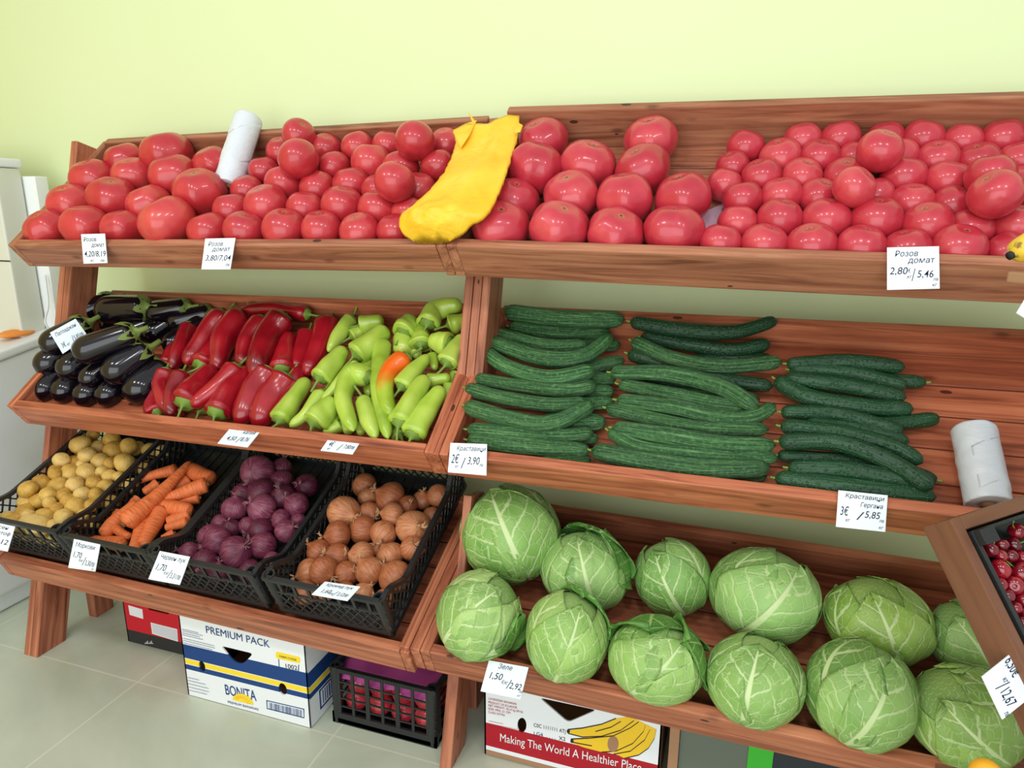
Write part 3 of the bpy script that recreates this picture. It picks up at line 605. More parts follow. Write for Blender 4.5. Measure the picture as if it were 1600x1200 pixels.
# ------------------------------------------------------------ plastic crates
def crate(name, label, W, w, L, He, Hs, group=None, sq=False, ramp=(.03, .12)):
    root = empty(name, W.translation, label, 'crate', group); cw = {}
    def part(nm, m, smooth=False): return lobj(nm, m.mesh(nm, BLACK, smooth), W, root)
    t = .006
    def rim(a, ln, flat):
        if flat: return He
        q = min(a, ln-a)
        if q < ramp[0]: return He
        if q < ramp[1]: k = (q-ramp[0])/(ramp[1]-ramp[0]); k = k*k*(3-2*k); return He+(Hs-He)*k
        return Hs
    def wall(nm, P, d, inn, ln, flat):       # P corner, d along, inn inward normal
        m = MB(); P = Vector(P); d = Vector(d); inn = Vector(inn); up = Vector((0, 0, 1)); N = 40
        at = lambda a, z, o=0.: P+d*a+up*z+inn*(t/2+o)
        for i in range(N):
            a0, a1 = ln*i/N, ln*(i+1)/N; m.bar(at(a0-.0005, rim(a0, ln, flat)-.006, .001), at(a1+.0005, rim(a1, ln, flat)-.006, .001), .011, .012, inn)
        m.bar(at(0, .008), at(ln, .008), t, .016, up)
        if flat and not sq:
            m.bar(at(0, He*.62), at(ln, He*.62), t*.8, .006, up)
            for i in range(7): a = ln*(i+1)/8; m.bar(at(a, He*.62), at(a, He-.01), .008, t*.8, inn)
        top = (lambda a: He*.62) if (flat and not sq) else (lambda a: rim(a, ln, flat)-.01)
        if sq:
            for i in range(7): a = ln*(i+.5)/7; m.bar(at(a, .03), at(a, He-.008), .008 if i % 2 else .012, t*.8, inn)
            for z in (.03, .055, .08, .105, .13): m.bar(at(0, z), at(ln, z), .004, t*.7, inn)
            m.bar(at(0, .018), at(ln, .018), t, .03, up)
        else:
            step = .027
            for sg in (1, -1):
                c = -He
                while c < ln+He:
                    seg = None; k = 0
                    for k in range(0, 41):
                        z = .014+(He-.014)*k/40; a = c+sg*z*.8; ok = 0 <= a <= ln and z <= top(max(0, min(ln, a)))
                        if ok and seg is None: seg = (a, z)
                        if ok: last = (a, z)
                        if (not ok or k == 40) and seg is not None:
                            if last != seg: m.bar(at(seg[0], seg[1], .0005*sg), at(last[0], last[1], .0005*sg), .0042, .003, inn)
                            seg = None
                    c += step
        return part(nm, m)
    wall('end_wall', (0, 0, 0), (1, 0, 0), (0, 1, 0), w, True); wall('end_wall', (0, L, 0), (1, 0, 0), (0, -1, 0), w, True)
    wall('side_wall', (0, 0, 0), (0, 1, 0), (1, 0, 0), L, sq); wall('side_wall', (w, 0, 0), (0, 1, 0), (-1, 0, 0), L, sq)
    m = MB(); m.box((.004, .004, 0), (w-.004, L-.004, .004))
    for i in range(9): m.bar((w*(i+.5)/9, .004, .005), (w*(i+.5)/9, L-.004, .005), .006, .004)
    part('base', m)
    r = .016
    for x in (r-.004, w-r+.004):
        for y in (r-.004, L-r+.004):
            m = MB(); n = 18; vs = []
            for z, q in ((0, r*.8), (He+.001, r), (He+.001, r*.72), (He*.3, r*.66)):
                for i in range(n): a = 2*math.pi*i/n; vs.append((x+math.cos(a)*q, y+math.sin(a)*q, z))
            fs = [(k*n+i, k*n+(i+1) % n, (k+1)*n+(i+1) % n, (k+1)*n+i) for k in range(3) for i in range(n)]+[tuple(3*n+i for i in range(n)), tuple(range(n-1, -1, -1))]
            m.add(vs, fs); part('corner_post', m)
    return root
def crates():
    O, ex, s, n = FR['Lb']; h = TR['Lb'][3]+.004
    for x0, lab in ((-.005, 'holding potatoes, leftmost of four on bottom tray'), (.314, 'holding carrots, between potatoes and red onions'), (.616, 'holding red onions, third of four on bottom tray'), (.963, 'holding brown onions, rightmost of four on bottom tray')):
        crate('plastic_crate', 'black plastic lattice crate '+lab, basis(O+ex*x0+s*.03+n*h, ex, s, n), .315 if x0 < 0 else (.298 if x0 < .4 else .322), .5, .142 if x0 < 0 else .135, .118 if x0 < 0 else .084, 'black plastic crates on the left bottom tray')
crates()
CB = TR['Lb'][3]+.004+.006           # height of the crate floors over the tray bottom plane

def potato_mesh(seed):
    bm = bmesh.new(); bmesh.ops.create_icosphere(bm, subdivisions=3, radius=1)
    for v in bm.verts: v.co *= 1+.1*noise.noise(v.co*1.1+Vector((seed*3, 0, 0)))+.03*noise.noise(v.co*3+Vector((0, seed, 0)))
    me = bpy.data.meshes.new('potato'); bm.to_mesh(me); bm.free(); me.materials.append(POT); me.polygons.foreach_set('use_smooth', [True]*len(me.polygons)); return me
def view_rot(k): O, ex, s, n = FR[k]; f = np.cross(n, ex); return basis((0, 0, 0), ex, f, n)
def potatoes():
    PM = [potato_mesh(i) for i in range(5)]
    L = [(385,160,120,90),(545,130,100,70),(605,165,100,90),(700,110,100,80),(715,170,110,100),(800,150,90,90),(310,240,90,75),(410,240,130,110),(480,200,80,90),(560,225,100,80),(605,240,100,110),(690,260,80,80),(780,255,100,120),(440,305,105,110),(545,315,90,110),(330,305,80,65),(640,310,70,70),(685,335,90,70),(355,335,80,65),(265,350,100,70),(345,385,140,90),(245,405,95,95),(470,395,95,100),(590,380,85,90),(160,420,115,85),(100,450,85,85),(660,405,90,90),(295,462,95,85),(390,455,100,80),(515,455,100,85),(600,455,75,90),(130,490,95,60),(230,492,120,85),(310,505,70,70),(415,500,90,85),(110,552,135,85),(475,525,110,90),(560,520,85,70),(10,560,80,75),(200,585,75,70),(280,577,125,90),(340,545,75,70),(395,590,110,90),(525,575,85,65),(90,622,140,95),(215,650,170,95),(325,642,85,65),(740,340,65,60),(520,90,80,60),(490,265,65,60)]
    C = []; rad = []; info = []
    O, ex, s, n = FR['Lb']
    for i, (x, y, w, h) in enumerate(L):
        u, v = x/4, 660+y/4; hh = CB+.066+(.012 if i % 3 == 0 else 0)
        p, t = put('Lb', u, v, hh); a, b = w/8*t/F*1.1, h/8*t/F*1.12; C.append(p); rad.append((a+b)/2); info.append((u, v, a, b, ''))
    nv = len(C)
    for i in range(5):
        for j in range(6):
            p = O+ex*(.035+.055*i+.01*(j % 2))+s*(.075+.075*j)+n*(CB+.03); C.append(p); rad.append(.024)
            d = p-CAM; u, v = 800+F*(d@AR)/(d@AF), 600+F*(d@AD)/(d@AF); info.append((u, v, .027, .022, 'low'))
    C2 = relax(C, rad, (O, n), CB, 12, .84, FR['Lb'], (.0, .304, .04, .52)); its = []; low = []
    for i, (p, (u, v, a, b, lw)) in enumerate(zip(C2, info)):
        o = bpy.data.objects.new('potato', rnd.choice(PM)); dep = (a+b)/2
        link(o, T(p) @ view_rot('Lb') @ Matrix.Rotation(R0(rnd.uniform(-25, 25)), 4, 'Y') @ Matrix.Rotation(R0(rnd.uniform(-20, 20)), 4, 'Z') @ Matrix.Diagonal((a*1.04, dep*1.0, b*1.04, 1)))
        tag(o, None, 'potato', 'potatoes in the leftmost crate'); (low if lw else its).append((o, u, v))
    auto_rows(its, 18, 'yellow potato on top of the leftmost crate, {row}, {pos}', 9); auto_rows(low, 8, 'potato glimpsed underneath in the leftmost crate, {row}, {pos}', 5)
potatoes()

def onion_mesh(seed, mt, neck):
    r = random.Random(seed); na, nb = 30, 22; vs = []; fs = []; sq = r.uniform(.84, .95); ph = r.random()*6
    for i in range(nb+1):
        th = math.pi*i/nb
        rr = math.sin(th); z = math.cos(th)*sq
        if th < .5: k = (1-th/.5); rr = max(rr*.9, .1*(1-k*.5)); z += .32*k**1.6*neck
        if th > 2.85: z += .03
        for j in range(na):
            a = 2*math.pi*j/na; q = 1+.025*math.cos(2*a+ph)+.012*math.cos(9*a+ph)*math.sin(th)
            vs.append((rr*q*math.cos(a), rr*q*math.sin(a), z))
    for i in range(nb):
        for j in range(na): fs.append((i*na+j, (i+1)*na+j, (i+1)*na+(j+1) % na, i*na+(j+1) % na))
    fs += [tuple(range(na)), tuple(nb*na+na-1-j for j in range(na))]
    return mesh('onion', vs, fs, mt)
def tuft_mesh(seed, mt):
    r = random.Random(seed); m = MB()
    for i in range(9):
        a = r.random()*6.28; sp = r.uniform(.1, .5); p0 = Vector((math.cos(a)*.07, math.sin(a)*.07, 1.05)); p1 = p0+Vector((math.cos(a)*sp*.5, math.sin(a)*sp*.5, .22)); p2 = p1+Vector((math.cos(a+1)*sp*.4, math.sin(a+1)*sp*.4, .1-r.random()*.16))
        m.cyl(p0, p1, .05, .035, 6); m.cyl(p1, p2, .035, .012, 6)
    return m.mesh('dry_neck', mt, True)
def onions(name, lst, mt, dry, fmt, grp):
    OM = [onion_mesh(i*7+1, mt, .5+.25*(i % 3)) for i in range(5)]; TM = [tuft_mesh(i, dry) for i in range(3)]
    C = []; rad = []; O, ex, s, n = FR['Lb']
    for (u, v, w) in lst:
        r = .04
        for _ in range(3): p, t = put('Lb', u, v, CB+r*.95+(.012 if rnd.random() < .4 else 0)); r = w/2*t/F*1.1
        C.append(p); rad.append(r)
    C = relax(C, rad, (O, n), CB, 16, .88, FR['Lb'], ((.97, 1.278, .04, .52) if name == 'onion' else (.622, .934, .04, .52))); its = []
    for (u, v, w), p, r in zip(lst, C, rad):
        i = rnd.randrange(5); me = OM[i]; root = empty(name, p, None, 'onion', grp)
        ax = Vector((rnd.uniform(-1, 1), rnd.uniform(-1, .4), rnd.uniform(-.3, 1))).normalized()
        W = T(p) @ ax.to_track_quat('Z', 'Y').to_matrix().to_4x4() @ Matrix.Rotation(rnd.random()*6, 4, 'Z') @ Matrix.Diagonal((r*1.02, r*1.02, r*1.02, 1))
        lobj('bulb', me, W, root); lobj('dry_neck', rnd.choice(TM), W, root); its.append((root, u, v))
    auto_rows(its, 18, fmt, 8)
Q8 = lambda x, y: (350+x/4, 680+y/4)
onions('onion', [(*Q8(x, y), w/4) for x, y, w in [(850,310,142),(900,400,115),(1040,390,180),(745,510,190),(905,480,135),(1045,525,142),(1150,440,115),(1230,410,115),(1340,380,132),(1300,510,115),(1185,590,200),(855,585,165),(985,620,150),(715,640,165),(570,720,142),(700,735,150),(850,760,162),(1070,745,165),(1220,720,142),(445,840,160),(605,850,160),(755,865,142),(930,865,165),(1070,905,190),(520,965,142),(880,970,110),(960,700,85),(760,960,110),(640,970,110),(1010,1010,120)]],
       ONION, DRY, 'brown onion in the rightmost crate, {row}, {pos}', 'brown onions in the crate')
onions('red_onion', [(u, v, w/4) for u, v, w in [(392,735,190),(440,752,135),(478,760,142),(357,770,140),(390,772,165),(442,778,142),(365,797,150),(410,800,165),(460,792,142),(387,823,110),(330,820,110),(408,830,150),(442,810,120),(307,835,135),(336,846,160),(352,818,115),(410,850,155),(447,830,130),(370,868,180),(320,874,150),(300,860,115),(285,852,90),(388,890,130),(422,872,110),(345,890,130),(465,812,90),(420,735,120)]],
       RONION, DRYP, 'purple red onion in third crate, {row}, {pos}', 'red onions in the crate')

SCAR = plain('carrot_leaf_scar', (120, 82, 44), .8)
def carrots():
    L = [([(770,640),(960,480),(1085,360),(1192,240)], 112, 34, .09, 'longest one lying diagonally on top'), ([(1110,295),(960,330),(850,375)], 76, 34, .06, 'tapered one pointing left at back'), ([(1165,295),(1330,355)], 104, 80, .062, 'stubby one at back right'), ([(990,380),(895,440)], 66, 44, .05, 'short one behind the longest'),
         ([(1185,355),(1030,455)], 86, 66, .055, 'just right of the longest, upper'), ([(1300,385),(1160,435),(1000,490)], 96, 50, .068, 'smooth one slanting at right'), ([(945,515),(1200,550)], 100, 70, .06, 'pale thick one lying level in the middle'), ([(1250,470),(1110,500)], 66, 56, .045, 'low one below slanting one'),
         ([(950,560),(890,660),(835,800)], 96, 60, .055, 'leaning on front wall, second from right'), ([(1015,545),(960,640),(890,770)], 104, 66, .06, 'bright pale one leaning at front, rightmost'), ([(880,520),(740,610),(640,710)], 105, 80, .055, 'curved one under the longest at left'), ([(700,645),(760,690),(815,715)], 58, 40, .055, 'small broken one near front'),
         ([(785,765),(660,745),(535,725)], 92, 36, .04, 'lying level along the front wall'), ([(1190,570),(1040,625)], 82, 60, .05, 'pale one touching red onion crate'), ([(1180,620),(1030,660)], 70, 45, .045, 'low one behind front lip at right'), ([(1090,690),(1010,730)], 50, 40, .04, 'small one under the crate lip'), ([(870,480),(815,525)], 70, 50, .045, 'short stub left of the longest'), ([(740,555),(715,590)], 50, 40, .05, 'tiny tip at far left')]
    for pts, d0, d1, h, lab in L:
        n = 26; path, t = path_on('Lb', [(x/4, 660+y/4) for x, y in pts], CB+h-.008, n); r0, r1 = d0/8*t/F*1.12, d1/8*t/F*1.12; sd = rnd.random()*9
        rad = lambda q: (r0+(r1-r0)*q)*(.08+.92*ell(q, .06, .1))*(1+.03*math.sin(11*q+sd))
        vs, fs, uv = sweep(path, rad, 18, lambda q, a: 1+.02*math.sin(2*a+sd)+.012*math.sin(23*q+a*2))
        root = empty('carrot', path[0], 'orange carrot, '+lab, 'carrot', 'carrots in the second crate')
        wobj('root', vs, fs, CARROT, root, uv=uv)
        dr = path[0]-path[2]; dr /= np.linalg.norm(dr); sv, sf, _ = sweep([path[0]-dr*.002, path[0]+dr*.002, path[0]+dr*.004], lambda q: r0*.32*(1-.3*q), 10); wobj('leaf_scar', sv, sf, SCAR, root)
carrots()

# ------------------------------------------------------------ cabbages
def leaf_patch(pole, az, R, wid, thmax, seed, lift=.05, flare=0., squash=(1, 1, 1), r_in=1.0):
    """A leaf hugging a ball: base at the stem pole, midrib up the meridian az."""
    pole = Vector(pole).normalized(); X = pole.orthogonal().normalized(); Y = pole.cross(X); nb, na = 26, 25; vs = []; uv = []
    for i in range(nb+1):
        b = i/nb
        for j in range(na+1):
            a = j/na*2-1
            wave = noise.noise(Vector((a*2.2+seed*5.1, b*2.5, seed*.7)))
            wv = wid*(math.sin(math.pi*min(1, (b*.93+.07)))**.55)*(1+.05*noise.noise(Vector((b*4, seed, 1 if a > 0 else 4))))
            th = thmax*b*(1-.1*a*a)+.04*abs(a)**3*wave; ps = a*wv
            c = pole*math.cos(th)+(X*math.cos(az)+Y*math.sin(az))*math.sin(th); side = (-X*math.sin(az)+Y*math.cos(az))
            d = (c*math.cos(ps)+side*math.sin(ps)).normalized()
            edge = max(abs(a)**5, b**7)
            q = r_in*(1+lift*edge*(.35+.9*wave)+.028*wave+.012*math.cos(a*9+wave*3)*(1-edge)*b+.014*noise.noise(Vector((a*7, b*8, seed*3.3)))-.012*math.exp(-(a*8)**2))+flare*max(0, b-.35)**1.5+flare*.4*edge*wave
            p = d*q*R; vs.append((p.x*squash[0], p.y*squash[1], p.z*squash[2])); uv.append(((a+1)/2, b))
    fs = [(i*(na+1)+j, i*(na+1)+j+1, (i+1)*(na+1)+j+1, (i+1)*(na+1)+j) for i in range(nb) for j in range(na)]
    nv = len(vs); t = .012*R                      # a second skin just inside gives the leaf its thickness
    vv = [Vector(v) for v in vs]; vs2 = [tuple(v*(1-t/max(v.length, 1e-5))) for v in vv]
    rim = [j for j in range(na+1)]+[(i+1)*(na+1)-1 for i in range(1, nb+1)]+[nb*(na+1)+j for j in range(na-1, -1, -1)]+[i*(na+1) for i in range(nb-1, 0, -1)]
    fs2 = fs+[tuple(i+nv for i in reversed(f)) for f in fs]+[(rim[(k+1) % len(rim)], rim[k], rim[k]+nv, rim[(k+1) % len(rim)]+nv) for k in range(len(rim))]
    return list(vs)+vs2, fs2, uv+uv
def cabbage(u, v, w, h, pole, az0, label, tint, flares=(), seed=0):
    R = .09; O, ex, s, n = FR['Rb']
    for _ in range(3): p, t = put('Rb', u, v, .02+R*.92); R = (w*.55+h*.45)/2*t/F
    R *= .985; root = empty('cabbage', p, label, 'cabbage', 'green cabbages on the right bottom tray'); r = random.Random(seed)
    sq = (w/(w*.5+h*.5), 1.0, h/(w*.5+h*.5))
    bm = bmesh.new(); bmesh.ops.create_icosphere(bm, subdivisions=4, radius=1)
    for q in bm.verts: q.co *= R*.965*(1+.02*noise.noise(q.co*2+Vector((seed, 0, 0))))
    for q in bm.verts: q.co = Vector((q.co.x*sq[0], q.co.y*sq[1], q.co.z*sq[2]))
    me = bpy.data.meshes.new('heart'); bm.to_mesh(me); bm.free(); me.materials.append(LEAF); me.uv_layers.new(name='UVMap'); me.polygons.foreach_set('use_smooth', [True]*len(me.polygons))
    o = lobj('heart', me, T(p), root); o.color = (*tint, 1)
    order = [(az0+math.pi, .985), (az0+2.1, .995), (az0-2.1, 1.0), (az0+1.05, 1.01), (az0-1.0, 1.018), (az0, 1.032)]
    for i, (az, ri) in enumerate(order):
        vs, fs, uv = leaf_patch(pole, az+r.uniform(-.15, .15), R, r.uniform(.95, 1.2), r.uniform(2.6, 3.0) if i < 5 else r.uniform(2.2, 2.5), seed*11+i, .045, 0, sq, ri)
        me = mesh('leaf', vs, fs, LEAF, uv=uv); o = lobj('leaf', me, T(p), root); g = r.uniform(.93, 1.06); o.color = (tint[0]*g, tint[1]*g, tint[2]*g, 1)
    for (fp, faz, fl, wd, tm) in flares:
        vs, fs, uv = leaf_patch(fp, faz, R, wd, tm, seed*17+3, .12, fl, sq, 1.03)
        me = mesh('loose_leaf', vs, fs, OLEAF, uv=uv); o = lobj('loose_leaf', me, T(p), root); o['label'] = 'darker loose outer leaf'
def pole_az(pole, d):       # azimuth of the meridian from the pole through direction d
    P = Vector(pole).normalized(); X = P.orthogonal().normalized(); Y = P.cross(X); d = Vector(d); return math.atan2(d.dot(Y), d.dot(X))
def cabbages():
    VW = (-.05, -.75, .55)             # roughly towards the aisle
    LIST = [(797,834,158,152,(.55,-.55,-.62),VW,'largest one at the back left corner',(1.0,1.02,.95),0), (915,892,140,122,(.35,-.6,-.7),VW,'back row second, dark crinkled leaf folded over its back',(.98,1.0,1.05),1),
            (1050,902,118,118,(.5,-.45,-.75),(-.3,-.6,.7),'small back row third, with pointed leaf at top',(.95,1.02,.98),0), (1194,928,164,138,(-.45,-.6,-.65),(.25,-.7,.6),'wide back row fourth, strong pale midrib',(.96,1.0,1.06),0),
            (1370,970,156,130,(.35,-.35,-.85),(-.1,-.6,.8),'yellowish back row fifth, flat cut top',(1.12,1.04,.7),0), (1512,996,122,112,(.6,-.3,-.7),(-.2,-.7,.6),'back row, half hidden by the cherry stand',(.96,1.0,.95),0),
            (750,962,132,142,(-.6,-.5,-.5),(.2,-.8,.5),'palest one at front left corner, nearly white ribs',(1.32,1.18,1.3),3), (886,994,132,142,(-.15,-.62,-.75),(.3,-.6,.7),'front row second, with dark leaf behind it',(1.08,1.03,.95),2),
            (1026,1030,148,126,(-.5,-.55,-.65),(.3,-.7,.55),'front row third, big crinkled leaf folded over its top',(1.06,1.02,1.0),4), (1178,1062,150,136,(-.15,-.7,-.65),(0,-.6,.8),'front row fourth, dark fold line across its top',(1.04,1.0,1.0),0),
            (1345,1084,166,160,(-.3,-.68,-.65),(.15,-.6,.75),'front row fifth, round with long midrib, curled leaf at upper right',(1.0,1.0,.98),0), (1508,1120,164,152,(.75,-.2,-.6),(-.5,-.6,.5),'front row nearest the cherry price card, bulging side',(1.1,1.03,.85),0)]
    FL = {1: [((.35,.9,-.2), None, .3, 1.25, 1.85, (.1,.0,1.0)), ((.9,.35,-.2), None, .25, .9, 1.6, (.6,.1,.8))], 2: [((.3,.9,-.2), None, .24, 1.25, 1.7, (.3,.0,1.0))], 4: [((.0,.95,-.25), None, .13, 1.35, 2.25, (-.15,-.2,1.0)), ((.75,.6,-.1), None, .3, .9, 1.6, (.6,-.3,.8))], 3: [((.7,-.2,-.7), None, .35, .5, 1.2, (.9,-.3,.1))]}
    for i, (u, v, w, h, pole, d, lab, tint, fl) in enumerate(LIST):
        fls = [(f[0], pole_az(f[0], f[5]), f[2], f[3], f[4]) for f in FL.get(fl, [])]
        cabbage(u, v, w, h, pole, pole_az(pole, d), 'green cabbage, '+lab, tint, fls, i+1)
cabbages()

# ------------------------------------------------------------ writing
def text_mesh(txt, shear=0., bold=0.):
    cu = bpy.data.curves.new('t', 'FONT'); cu.body = txt; cu.size = 1; cu.shear = shear; cu.offset = bold; cu.resolution_u = 3
    o = bpy.data.objects.new('t', cu); me = bpy.data.meshes.new_from_object(o)
    vs = np.array([v.co[:] for v in me.vertices]) if len(me.vertices) else np.zeros((0, 3)); fs = [tuple(p.vertices) for p in me.polygons]
    bpy.data.objects.remove(o); bpy.data.curves.remove(cu); bpy.data.meshes.remove(me); return vs, fs
def write(txt, O, ex, ey, size, mat, parent, off, shear=0., bold=0., fit=None, name='lettering'):   # O baseline start, ex/ey unit vectors in the card
    vs, fs = text_mesh(txt, shear, bold)
    if not len(vs): return
    k = 1.0
    if fit: k = fit/(size*(vs[:, 0].max()))
    P = [np.asarray(O)+np.asarray(ex)*(v[0]*size*k)+np.asarray(ey)*(v[1]*size)+np.asarray(off) for v in vs]
    return wobj(name, P, fs, mat, parent, smooth=False)
def card(quad, anchor, ex, lines, label, rng=(-40, 75), plane=None):
    """A paper price card whose corners are given in the photo; its tilt about the shelf edge is the one that squares the corners."""
    best = None; ex = np.asarray(ex)
    if plane is None:
        for a in range(rng[0], rng[1]+1, 3):
            d = np.array([0, -math.sin(R0(a)), -math.cos(R0(a))]); nr = np.cross(d, ex); nr /= np.linalg.norm(nr)
            q = [on_plane(u, v, anchor, nr)[0] for u, v in quad]
            e1 = q[1]-q[0]; e2 = q[3]-q[0]; c = abs(e1@e2)/np.linalg.norm(e1)/np.linalg.norm(e2)
            if abs(ray(*quad[0])@nr) < .25: c += 1
            if best is None or c < best[0]: best = (c, q, nr)
        q, nr = best[1], best[2]
    else: nr = np.asarray(plane); q = [on_plane(u, v, anchor, nr)[0] for u, v in quad]
    if nr@(CAM-q[0]) < 0: nr = -nr
    c = sum(q)/4; root = empty('price_card', c, label, 'price tag', 'handwritten price cards')
    vs = [p+nr*.0008 for p in q]+[p-nr*.0008 for p in q]
    wobj('card', vs, [(3, 2, 1, 0), (4, 5, 6, 7), (0, 1, 5, 4), (1, 2, 6, 5), (2, 3, 7, 6), (3, 0, 4, 7)], PAPER, root, smooth=False)
    E1 = q[1]-q[0]; E2 = q[3]-q[0]; W, H = np.linalg.norm(E1), np.linalg.norm(E2)
    for (txt, x, y, sz, wfit) in lines:
        write(txt, q[0]+E1*x+E2*y, E1/W, -E2/H, sz*H, INK, root, nr*.0012, .18, .002, wfit*W if wfit else None)
def cards():
    def lip(k, u, v):
        O, ex, s, n = FR[k]; p, t = on_plane(u, v, O-s*.004, s); return O+ex*((p-O)@ex)-s*.005+n*(TR[k][3]+.001), ex
    def tagc(k, quad, lines, label, rng=(-30, 75)):
        a, ex = lip(k, (quad[0][0]+quad[1][0])/2, (quad[0][1]+quad[1][1])/2+8); card(quad, a, ex, lines, 'white price card '+label, rng)
    tagc('Lt', [(127,366),(164,365),(168,411),(131,412)], [('Розов', .08, .25, .2, .55), ('домат', .4, .44, .2, .55), ('4,20/8,19', .06, .76, .27, .92), ('кг      лв', .3, .94, .13, .6)], '4,20/8,19 on the top left front board, leftmost')
    tagc('Lt', [(321,373),(368,372),(360,421),(315,421)], [('Розов', .12, .25, .2, .5), ('домат', .28, .42, .2, .6), ('3,80/7,04', .08, .72, .25, .85), ('лв', .78, .9, .13, .14)], '3,80/7,04 on the top left front board, below white roll')
    tagc('Rt', [(1386,387),(1467,385),(1468,451),(1386,453)], [('Розов', .14, .22, .19, .46), ('домат', .4, .38, .19, .52), ('2,80', .04, .64, .24, .36), ('€', .4, .6, .13, .06), ('кг', .38, .74, .12, .1), ('/', .47, .8, .42, .08), ('5,46', .57, .72, .24, .32), ('лв', .88, .8, .11, .1), ('кг', .86, .93, .11, .1)], '2,80/5,46 on the top right front board')
    tagc('Lm', [(365,663),(413,667),(387,699),(340,693)], [('Червена', .12, .26, .24, .5), ('капия', .5, .44, .24, .4), ('4,50', .15, .8, .28, .3), ('/', .5, .88, .4, .1), ('8,76', .6, .8, .28, .25)], 'tilted outward below the red peppers')
    tagc('Lm', [(519,678),(568,683),(551,710),(501,704)], [('Зелена сладка', .06, .26, .24, .85), ('4€', .12, .72, .38, .16), ('кг', .16, .92, .18, .1), ('/', .46, .9, .5, .1), ('7,80лв', .62, .76, .3, .32)], 'tilted outward below the green peppers')
    tagc('Rm', [(704,692),(761,694),(760,743),(700,738)], [('Краставици', .18, .25, .22, .8), ('2€', .06, .68, .42, .22), ('кг', .18, .84, .16, .1), ('/', .34, .84, .52, .12), ('3,90', .5, .7, .36, .34), ('лв', .84, .76, .15, .1)], '2/3,90 on the mid shelf where the racks meet')
    tagc('Rm', [(1310,766),(1387,774),(1383,831),(1306,823)], [('Краставици', .14, .17, .17, .8), ('Гергана', .46, .38, .17, .46), ('3€', .06, .66, .34, .18), ('кг', .18, .82, .13, .1), ('/', .4, .74, .32, .16), ('5,85', .56, .66, .26, .32), ('лв', .86, .74, .12, .1), ('кг', .86, .92, .12, .1)], '3/5,85 below the dark right pile of cucumbers')
    tagc('Rb', [(764,1032),(826,1043),(813,1093),(751,1080)], [('Зеле', .26, .2, .22, .36), ('1,50', .08, .56, .3, .36), ('€/кг', .44, .66, .17, .16), ('/', .58, .78, .42, .1), ('2,92', .64, .76, .28, .3), ('лв', .9, .84, .12, .09), ('кг', .88, .96, .11, .09)], '1,50/2,92 on the front board below the cabbages')
    O, ex, s, n = FR['Lb']
    def crt(quad, lines, label):
        p, t = on_plane((quad[0][0]+quad[1][0])/2, (quad[0][1]+quad[1][1])/2, O+s*.029, s); card(quad, p, ex, lines, 'white price card '+label, (-24, 75))
    crt([(-32,812),(24,822),(12,862),(-44,850)], [('Пресен', .25, .2, .2, .6), ('картоф', .4, .42, .2, .55), ('1,60/3,12', .1, .78, .28, .85)], 'cut by the photo edge, on the potato crate')
    crt([(116,842),(157,850),(149,893),(107,887)], [('Моркови', .1, .24, .22, .75), ('1,70', .06, .6, .28, .36), ('€/кг', .34, .72, .14, .16), ('/', .48, .82, .42, .12), ('3,30лв', .58, .8, .26, .36), ('кг', .86, .92, .12, .1)], '1,70/3,30 on the front of the carrot crate')
    crt([(250,861),(297,870),(281,914),(232,905)], [('Червен лук', .08, .24, .22, .85), ('1,70', .06, .64, .32, .36), ('€/кг', .4, .74, .16, .16), ('/', .54, .84, .42, .1), ('3,31лв', .62, .82, .26, .34)], '1,70/3,31 on the red onion crate')
    crt([(508,909),(563,917),(543,939),(487,929)], [('Кромид лук', .12, .3, .28, .76), ('1,60', .14, .78, .36, .28), ('€/кг', .4, .84, .2, .14), ('/', .52, .9, .5, .08), ('3,12лв', .62, .84, .34, .3)], '1,60/3,12 lying on the rim of the brown onion crate')
    p, t = put('Lm', 108, 525, .19)
    card([(78,520),(118,498),(138,526),(98,553)], p, np.array([.8, .55, .2])/np.linalg.norm([.8, .55, .2]), [('Патладжан', .1, .28, .22, .8), ('3€', .1, .8, .28, .16), ('кг', .28, .82, .16, .12), ('/', .52, .82, .42, .08), ('5,85лв', .6, .76, .26, .36)], 'tucked diagonally between the eggplants', plane=-(p-CAM)/np.linalg.norm(p-CAM)+np.array([0, 0, .35]))
cards()

